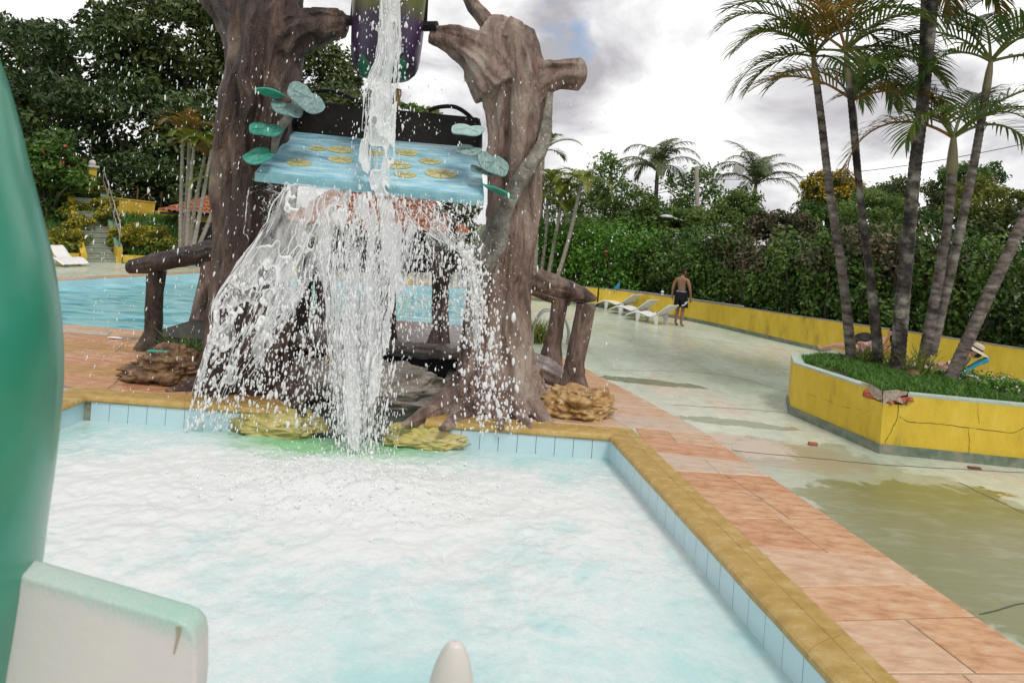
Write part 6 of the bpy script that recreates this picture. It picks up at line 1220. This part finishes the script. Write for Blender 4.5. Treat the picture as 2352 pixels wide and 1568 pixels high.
# ================================================================== falling water
def froth_material(name, op, rim=False):
    m = bpy.data.materials.new(name); m.use_nodes = True; n, b = nodes_of(m); N = n.nodes.new; K = n.links.new; out = n.nodes['Material Output']
    b.inputs['Base Color'].default_value = (.97, .975, .98, 1); b.inputs['Roughness'].default_value = .22; b.inputs['IOR'].default_value = 1.33
    tl_ = N('ShaderNodeBsdfTranslucent'); tl_.inputs['Color'].default_value = (.97, .975, .98, 1); m1 = N('ShaderNodeMixShader'); m1.inputs[0].default_value = .38; K(b.outputs[0], m1.inputs[1]); K(tl_.outputs[0], m1.inputs[2])
    tp_ = N('ShaderNodeBsdfTransparent'); m2 = N('ShaderNodeMixShader'); K(tp_.outputs[0], m2.inputs[1]); K(m1.outputs[0], m2.inputs[2]); K(m2.outputs[0], out.inputs['Surface'])
    if rim:
        a = N('ShaderNodeAttribute'); a.attribute_name = 'rim'; t = N('ShaderNodeTexCoord'); z = N('ShaderNodeTexNoise'); z.inputs['Scale'].default_value = 14; z.inputs['Detail'].default_value = 4; mp_ = N('ShaderNodeMapping'); mp_.inputs['Scale'].default_value = (1, 1, .3); K(t.outputs['Object'], mp_.inputs[0]); K(mp_.outputs[0], z.inputs['Vector'])
        s = N('ShaderNodeMath'); s.operation = 'MULTIPLY_ADD'; s.inputs[1].default_value = .9; s.inputs[2].default_value = op-.45; K(z.outputs['Fac'], s.inputs[0]); q = N('ShaderNodeMath'); q.operation = 'ADD'; q.use_clamp = True; K(s.outputs[0], q.inputs[0]); K(a.outputs['Fac'], q.inputs[1]); K(q.outputs[0], m2.inputs[0])
    else: m2.inputs[0].default_value = op
    return m
M['froth'] = froth_material('aerated_water', .9); M['drop'] = froth_material('water_drops', .92); M['sheet'] = froth_material('water_sheet', .22, True); M['core'] = froth_material('water_core', .55, True)
def curve2(pts, n_):
    P = np.array(pts, float); s = np.linspace(0, 1, len(P)); C_ = catmull([(*p, 0) for p in P], 10)[:, :2]; return np.stack([np.interp(np.linspace(0, 1, n_), np.linspace(0, 1, len(C_)), C_[:, k]) for k in (0, 1)], 1)
def at_np(X, Y, D_):
    a = (X-PX)/FPX; b = (PY-Y)/FPX; return np.stack([(a*_r.x+b*_u.x)*D_, D_, EYE+(a*_r.z+b*_u.z)*D_], -1)
def sheet_geo(Lb, Rb, d0, d1, nu, nv, thr0, thr1, seed, fx, fy, wob=.10):
    """a torn sheet of falling water with thick rounded rims round its holes"""
    A, B = curve2(Lb, nv), curve2(Rb, nv); u = np.linspace(0, 1, nu); v = np.linspace(0, 1, nv); U, Vv = np.meshgrid(u, v)
    X = A[:, :1]+(B[:, :1]-A[:, :1])*U; Y = A[:, 1:]+(B[:, 1:]-A[:, 1:])*U; q = np.stack([X*fx, Y*fy, 0*X+seed], -1); q[..., 0] += 1.2*fbm(q*.7+9, seed+2, 2)
    f = fbm(q, seed, 3)+.12*np.exp(-(np.minimum(U, 1-U)/.08)**2); thr = thr0+(thr1-thr0)*Vv; g_ = f-thr-.34*np.clip((.2-np.minimum(U, 1-U))/.2, 0, 1)*vnoise(q*2.5, seed+4)-.3*np.clip((Vv-.8)/.2, 0, 1)*vnoise(q*3, seed+5)-.25*np.clip((.05-Vv)/.05, 0, 1)*vnoise(q*3, seed+8)
    D_ = d0+(d1-d0)*Vv+wob*(fbm(q*.6+31, seed+6, 3)-.5)*2; C_ = at_np(X, Y, D_); rim = np.exp(-(g_/.03)**2); th = np.where(g_ > 0, .004+.022*np.exp(-((g_-.02)/.025)**2), .001)+.012*np.clip(fbm(q*4, seed+7, 2)-.5, 0, 1)
    off_ = np.stack([0*th, -th, 0*th], -1); keep = (g_ > -.005); kf = keep[:-1, :-1] & keep[:-1, 1:] & keep[1:, 1:] & keep[1:, :-1]; idx = np.arange(nu*nv).reshape(nv, nu); F = np.stack([idx[:-1, :-1], idx[:-1, 1:], idx[1:, 1:], idx[1:, :-1]], -1)[kf]
    V = np.vstack([(C_+off_).reshape(-1, 3), (C_-off_).reshape(-1, 3)]); F = np.vstack([F, F[:, ::-1]+nu*nv]); return V, F, np.tile(rim.ravel(), 2)
def strands(Lb, Rb, n_, d, dsp, rad, seed, wander=14, brk=.42, n_pt=54):
    r = np.random.default_rng(seed); A, B = curve2(Lb, n_pt), curve2(Rb, n_pt); V = []; F = []; b = 0
    for k in range(n_):
        u = r.random(); t0, t1 = sorted((r.uniform(0, .75), r.uniform(.15, 1.0))); i0, i1 = int(t0*n_pt), int(t1*n_pt)
        if i1-i0 < 5: continue
        uu_ = np.clip(u+np.cumsum(r.normal(0, .012, n_pt)), -.05, 1.05); X = A[:, 0]+(B[:, 0]-A[:, 0])*uu_+wander*(fbm(np.stack([np.arange(n_pt)*.13, 0*uu_+k*3.3, 0*uu_], 1), seed, 2)-.5); Y = A[:, 1]+(B[:, 1]-A[:, 1])*uu_; dd = d+r.normal(0, dsp)+.1*(vnoise(np.stack([np.arange(n_pt)*.1, 0*X+k, 0*X], 1), seed)-.5); P = at_np(X, Y, dd)
        rr = rad*r.uniform(.35, 1.3)*np.clip(2.2*(fbm(np.stack([np.arange(n_pt)*.35, 0*X+k*1.7, 0*X], 1), seed+1, 2)-.28), .08, 1.4); s = slice(i0, i1); P, rr = P[s], rr[s]*np.sin(np.linspace(.1, PI-.1, i1-i0))**.4; a = np.linspace(0, 2*PI, 6, endpoint=False)
        ring = P[:, None]+np.stack([np.cos(a), np.sin(a), 0*a], 1)[None]*rr[:, None, None]; m_ = len(P); idx = np.arange(m_*6).reshape(m_, 6)+b; V.append(ring.reshape(-1, 3)); F.append(np.stack([idx[:-1], np.roll(idx, -1, 1)[:-1], np.roll(idx, -1, 1)[1:], idx[1:]], -1).reshape(-1, 4)); b += m_*6
    return np.vstack(V), np.vstack(F)
ico = bmesh.new(); bmesh.ops.create_icosphere(ico, subdivisions=1, radius=1); IV = np.array([v.co[:] for v in ico.verts]); IF = np.array([[v.index for v in f.verts] for f in ico.faces]); ico.free()
ico = bmesh.new(); bmesh.ops.create_icosphere(ico, subdivisions=2, radius=1); JV = np.array([v.co[:] for v in ico.verts]); JF = np.array([[v.index for v in f.verts] for f in ico.faces]); ico.free()
def drops(X, Y, D_, size, stretch, slant, seed, hi=False):
    r = np.random.default_rng(seed); n_ = len(X); P = at_np(X, Y, D_); s = size*np.exp(r.normal(0, .45, n_)); dr = np.stack([slant+r.normal(0, .07, n_), r.normal(0, .05, n_), -np.ones(n_)], 1); dr /= np.linalg.norm(dr, axis=1)[:, None]; up = np.array([0, 1., 0]); sd = np.cross(dr, up); sd /= np.linalg.norm(sd, axis=1)[:, None]; w_ = np.cross(sd, dr)
    IV_, IF_ = (JV, JF) if hi else (IV, IF); wob = 1+.25*r.normal(0, 1, (n_, len(IV_)))*.5; st_ = stretch*r.uniform(.6, 1.5, n_)
    V = P[:, None]+s[:, None, None]*wob[..., None]*(IV_[None, :, :1]*sd[:, None]+IV_[None, :, 1:2]*w_[:, None]+IV_[None, :, 2:]*dr[:, None]*st_[:, None, None]); F = IF_[None]+(np.arange(n_)*len(IV_))[:, None, None]; return V.reshape(-1, 3), F.reshape(-1, 3)
# stream over the bucket down on to the tray
LA = [(874, -60), (870, 60), (862, 140), (840, 200), (832, 300), (818, 390), (800, 446)]; RA = [(916, -60), (921, 60), (922, 150), (914, 210), (908, 300), (905, 390), (922, 452)]
LB_ = [(790, 438), (745, 520), (733, 600), (752, 700), (764, 800), (772, 900), (786, 1000), (796, 1080)]; RB_ = [(925, 450), (958, 520), (942, 600), (892, 700), (872, 800), (862, 900), (856, 1000), (850, 1095)]
LC = [(655, 418), (612, 520), (552, 608), (498, 690), (489, 760), (458, 860), (432, 960)]; RC = [(800, 436), (770, 530), (730, 610), (690, 690), (640, 770), (580, 860), (520, 960)]
LD = [(905, 452), (960, 520), (1005, 552), (1050, 575), (1078, 640), (1086, 760), (1100, 900)]; RD = [(1010, 462), (1030, 520), (1060, 565), (1085, 590), (1098, 650), (1112, 780), (1130, 900)]
fall = thing('waterfall', 'white frothing water falling from the bucket over the blue tray into the pool', 'waterfall')
def wpart(name, geo, m, rim=None): return link(name, np_mesh(name, geo[0], geo[1], {'rim': rim} if rim is not None else None), M[m], fall)
def piece(name, g3, m): wpart(name, g3[:2], m, g3[2])
piece('upper_stream', sheet_geo(LA, RA, 9.62, 9.30, 110, 420, .46, .49, 1, .028, .011, .12), 'core'); piece('upper_stream', sheet_geo(LA, RA, 9.58, 9.26, 110, 420, .52, .54, 2, .04, .014, .12), 'core')
wpart('upper_strands', strands(LA, RA, 46, 9.42, .05, .012, 3, 14), 'froth')
rj = random.Random(5)
for j in range(9):      # separate torn jets leaving the tray lip, each with its own course
    x0 = 792+138*(j+.5)/9+rj.uniform(-5, 5); k = (x0-862)/70; w0 = rj.uniform(7, 15); y1 = rj.uniform(820, 1100) if abs(k) < .5 else rj.uniform(580, 720)
    ys = np.linspace(436+.08*(x0-790), y1, 7); out_ = np.array([0, .45, .75, .7, .45, .25, .1])*(62 if k < 0 else 68)*k*rj.uniform(.6, 1.25); drift = np.array([0, -2, -6, -14, -22, -26, -28])*rj.uniform(.6, 1.3); ww = w0*np.array([1, 1.7, 2.0, 1.7, 1.5, 1.3, .9])
    xs = x0+out_+drift; d_ = rj.uniform(-.16, .1)
    piece('water_jet', sheet_geo([(x-w_, y) for x, y, w_ in zip(xs, ys, ww)], [(x+w_, y) for x, y, w_ in zip(xs, ys, ww)], 9.34+d_*.3, 9.34+d_-.7*(y1-440)/650, 46, 360, .42, .56, 400+j, .05, .009, .14), 'core')
wpart('column_streaks', strands(LB_, RB_, 480, 9.05, .16, .0048, 66, 20), 'froth')
wpart('column_strands', strands(LB_, RB_, 70, 9.1, .14, .012, 6, 24), 'froth')
piece('torn_sheet', sheet_geo(LC, RC, 9.28, 8.9, 260, 420, .39, .58, 7, .019, .015, .12), 'sheet'); piece('torn_sheet', sheet_geo(LC, RC, 9.2, 8.8, 260, 420, .50, .64, 8, .022, .013, .12), 'sheet')
wpart('sheet_rims', strands(LC, RC, 60, 9.1, .06, .014, 9, 30), 'froth'); wpart('sheet_rims', strands([(x-6, y) for x, y in LC], [(x+8, y) for x, y in LC], 26, 9.12, .05, .017, 10, 14), 'froth')
piece('right_arc', sheet_geo(LD, RD, 9.3, 9.1, 120, 300, .42, .62, 11, .03, .02, .1), 'sheet'); wpart('arc_strands', strands(LD, RD, 46, 9.25, .08, .013, 12, 26), 'froth')
wpart('edge_drips', strands([(600, 412), (596, 450), (590, 500), (586, 560)], [(1108, 466), (1106, 500), (1100, 560), (1098, 620)], 120, 9.32, .03, .009, 13, 10), 'froth')
wpart('lip_film', strands([(655, 415), (652, 428), (650, 436)], [(1000, 450), (1000, 462), (1000, 474)], 60, 9.36, .02, .02, 14, 8), 'froth')
r = np.random.default_rng(77)
def ny(n_, lo, hi, p=1.0): return lo+(hi-lo)*r.random(n_)**p
# drops: dense about the column, below the sheet, right-hand shower, fine rain over everything
n1 = 6200; y = ny(n1, 445, 1115, .9); cx_ = np.interp(y, [440, 600, 800, 1100], [858, 838, 812, 820]); wd_ = np.interp(y, [440, 600, 750, 900, 1100], [70, 125, 95, 80, 55]); x = cx_+r.normal(0, 1, n1)*wd_*.62; D1 = 9.0-.35*(y-440)/650+r.normal(0, .15, n1); wpart('column_drops', drops(x, y, D1, .0052, 4.0, .02, 21), 'drop')
n2 = 1700; y = ny(n2, 600, 990, .8); lo = np.interp(y, [420, 520, 610, 690, 860, 990], [650, 610, 552, 500, 455, 425]); hi = np.interp(y, [420, 600, 800, 990], [800, 740, 720, 740]); u = r.random(n2)**1.3; x = lo+(hi-lo)*u; wpart('sheet_drops', drops(x, y, 9.0+r.normal(0, .15, n2), .0088, 2.2, -.06, 22), 'drop')
n3 = 950; y = ny(n3, 560, 1000); x = np.interp(y, [560, 650, 800, 1000], [1065, 1092, 1115, 1135])+r.normal(0, 1, n3)*np.interp(y, [560, 700, 1000], [18, 26, 46]); wpart('shower_drops', drops(x, y, 9.0+r.normal(0, .15, n3), .0105, 1.8, .05, 23), 'drop')
n4 = 1500; y = ny(n4, 460, 760); x = r.uniform(930, 1110, n4); wpart('drip_drops', drops(x, y, 9.25+r.normal(0, .1, n4), .006, 2.6, .02, 24), 'drop')
n5 = 1300; wpart('fine_rain', drops(r.uniform(190, 830, n5), r.uniform(60, 930, n5), r.uniform(8.2, 11.5, n5), .0042, 3.4, -.10, 25), 'drop'); n6 = 700; wpart('fine_rain', drops(r.uniform(830, 1420, n6), r.uniform(180, 960, n6), r.uniform(8.2, 10.5, n6), .004, 3.2, .05, 26), 'drop')
n7 = 700; y = ny(n7, -40, 430); x = np.interp(y, [-40, 150, 430], [895, 892, 860])+r.normal(0, 34, n7); wpart('stream_drops', drops(x, y, 9.4+r.normal(0, .12, n7), .006, 2.6, 0, 27), 'drop')
n8 = 2600; gx, gy = r.normal(0, 1, n8), r.normal(0, 1, n8); q = np.hypot(gx, gy); X0 = IMP.x+gx*.75; Y0 = np.minimum(IMP.y+gy*.42, 8.9); Z0 = WZ+.02+np.abs(r.normal(0, .16, n8))*np.exp(-q*.6)
s = .005*np.exp(r.normal(0, .5, n8)); V = np.stack([X0, Y0, Z0], 1)[:, None]+s[:, None, None]*IV[None]*np.array([1.2, 1.2, 1]); F = IF[None]+(np.arange(n8)*len(IV))[:, None, None]; wpart('splash_drops', (V.reshape(-1, 3), F.reshape(-1, 3)), 'drop')
for o in fall.children: o['kind'] = 'stuff'

# ================================================================== play-slide pieces beside the camera
def fibreglass_green():
    m = mat('green_fibreglass', [(.012, .20, .125), (.02, .26, .17), (.06, .33, .25)], .32, 1.6, 5, .06, 14, rvar=.1, coat=.4); return m
M['fg'] = fibreglass_green()
Dg = .95; sc_ = Dg/FPX; axx = -520
sil = [(-420, -330), (-330, -190), (-150, -78), (0, -28), (80, 0), (140, 20), (260, 50), (380, 75), (500, 101), (620, 125), (740, 140), (850, 147), (950, 147), (1060, 140), (1180, 128), (1310, 112), (1420, 100), (1568, 76), (1800, 30), (2100, -90), (2600, -180)]
org = at(axx, 850, Dg); thc = math.atan2(axx-PX, FPX); dc = Dg/math.cos(thc)
cs = [(max(.004, math.sin(math.atan2(x-PX, FPX)-thc)*dc), -(y-850)*sc_) for y, x in sil]; cs = [(.002, cs[0][1]+.04)]+cs
slide = thing('water_slide', 'big glossy green fibreglass water slide with off-white side panel and fin', 'water slide', (org.x, org.y, 0))
cs2 = catmull([(r_, 0, z_) for r_, z_ in cs], 6); o = MB().lathe([(max(.001, p[0]), p[2]) for p in cs2], 96).build('shell', M['fg'], slide, smooth=True, loc=(0, 0, org.z), rot=(0, -ROLL, 0))
zb = org.z+cs[-1][1]; MB().tube([(-.06, 0, -1.0), (-.06, 0, zb+.1)], [cs[-1][0]*.9, cs[-1][0]*.9], 32).build('pedestal', M['fg'], slide, smooth=True)
def white_panel_mat():
    m = mat('white_fibreglass', [(.56, .50, .48), (.63, .58, .56), (.66, .63, .60)], .42, 2.0, 6, .08, 60, rampw=[.3, .5, .7]); n, b = nodes_of(m); N = n.nodes.new; K = n.links.new; src = b.inputs['Base Color'].links[0].from_socket
    t = N('ShaderNodeTexCoord'); sx = N('ShaderNodeSeparateXYZ'); K(t.outputs['Object'], sx.inputs[0]); z = N('ShaderNodeTexNoise'); z.inputs['Scale'].default_value = 260; z.inputs['Detail'].default_value = 3; mp_ = N('ShaderNodeMapping'); mp_.inputs['Scale'].default_value = (1, 1, .5); K(t.outputs['Object'], mp_.inputs[0]); K(mp_.outputs[0], z.inputs['Vector'])
    q = N('ShaderNodeMath'); q.operation = 'MULTIPLY_ADD'; q.inputs[1].default_value = .28; K(sx.outputs['X'], q.inputs[0]); K(sx.outputs['Z'], q.inputs[2])
    a = N('ShaderNodeMath'); a.operation = 'MULTIPLY_ADD'; a.inputs[1].default_value = .05; K(z.outputs['Fac'], a.inputs[0]); K(q.outputs[0], a.inputs[2]); r = N('ShaderNodeMapRange'); r.inputs[1].default_value = -.022; r.inputs[2].default_value = .026; K(a.outputs[0], r.inputs[0])
    x = N('ShaderNodeMix'); x.data_type = 'RGBA'; x.inputs[7].default_value = (.24, .50, .40, 1); K(r.outputs[0], x.inputs[0]); K(src, x.inputs[6]); K(x.outputs[2], b.inputs['Base Color']); return m
Dp = 1.0; po_ = at(125, 1305, Dp); outline = [(-60, 1290), (60, 1324), (125, 1343), (250, 1379), (350, 1408), (402, 1423), (428, 1434), (444, 1452), (450, 1478), (450, 1568)]
P = [at(x, y, Dp)-po_ for x, y in outline]; br = P[-1].copy(); bl = P[0].copy(); zbot = -1.0-po_.z; P += [Vector((br.x-.02, 0, zbot)), Vector((bl.x-.05, 0, zbot))]
n_ = len(P); mb = MB(); V = [(p.x, 0, p.z) for p in P]+[(p.x, .045, p.z) for p in P]; F = [tuple(range(n_)), tuple(range(n_, 2*n_))[::-1]]+[(i, n_+i, n_+(i+1) % n_, (i+1) % n_) for i in range(n_)]
sp = mb.add(V, F).build('side_panel', white_panel_mat(), slide, bevel=.006, loc=po_-slide.location); sp['label'] = 'off-white panel with green oversprayed top edge'
ch = [(404, 1440), (412, 1436), (418, 1442), (414, 1460), (401, 1502), (398, 1498), (405, 1464)]
MB().add([at(x, y, Dp-.0006)-po_+Vector((0, -.0006, 0)) for x, y in ch], [tuple(range(len(ch)))]).build('chip', mat('bare_resin', [(.34, .27, .18), (.46, .39, .3)], .6, 90), sp)
Df = 1.05; fo_ = at(1046, 1472, Df); s_ = Df/FPX
prof = [(.0015, 0), (14, -3), (24, -14), (34, -34), (43, -60), (51, -96), (60, -150), (70, -240), (80, -400), (88, -700)]; zl = -(fo_.z+1.0)
prof = [(r_*s_, z_*s_) for r_, z_ in prof]; prof = prof+[(.062, zl)]; c3 = catmull([(r_, 0, z_) for r_, z_ in prof[:-1]], 5); o = MB().lathe([(max(.001, p[0]), p[2]) for p in c3]+[prof[-1]], 40).build('fin', mat('white_gelcoat', [(.55, .51, .48), (.62, .59, .56)], .35, 3, 5), slide, smooth=True, rot=(0, ROLL*.3, 0), loc=fo_-slide.location); o.scale = (1, .8, 1)
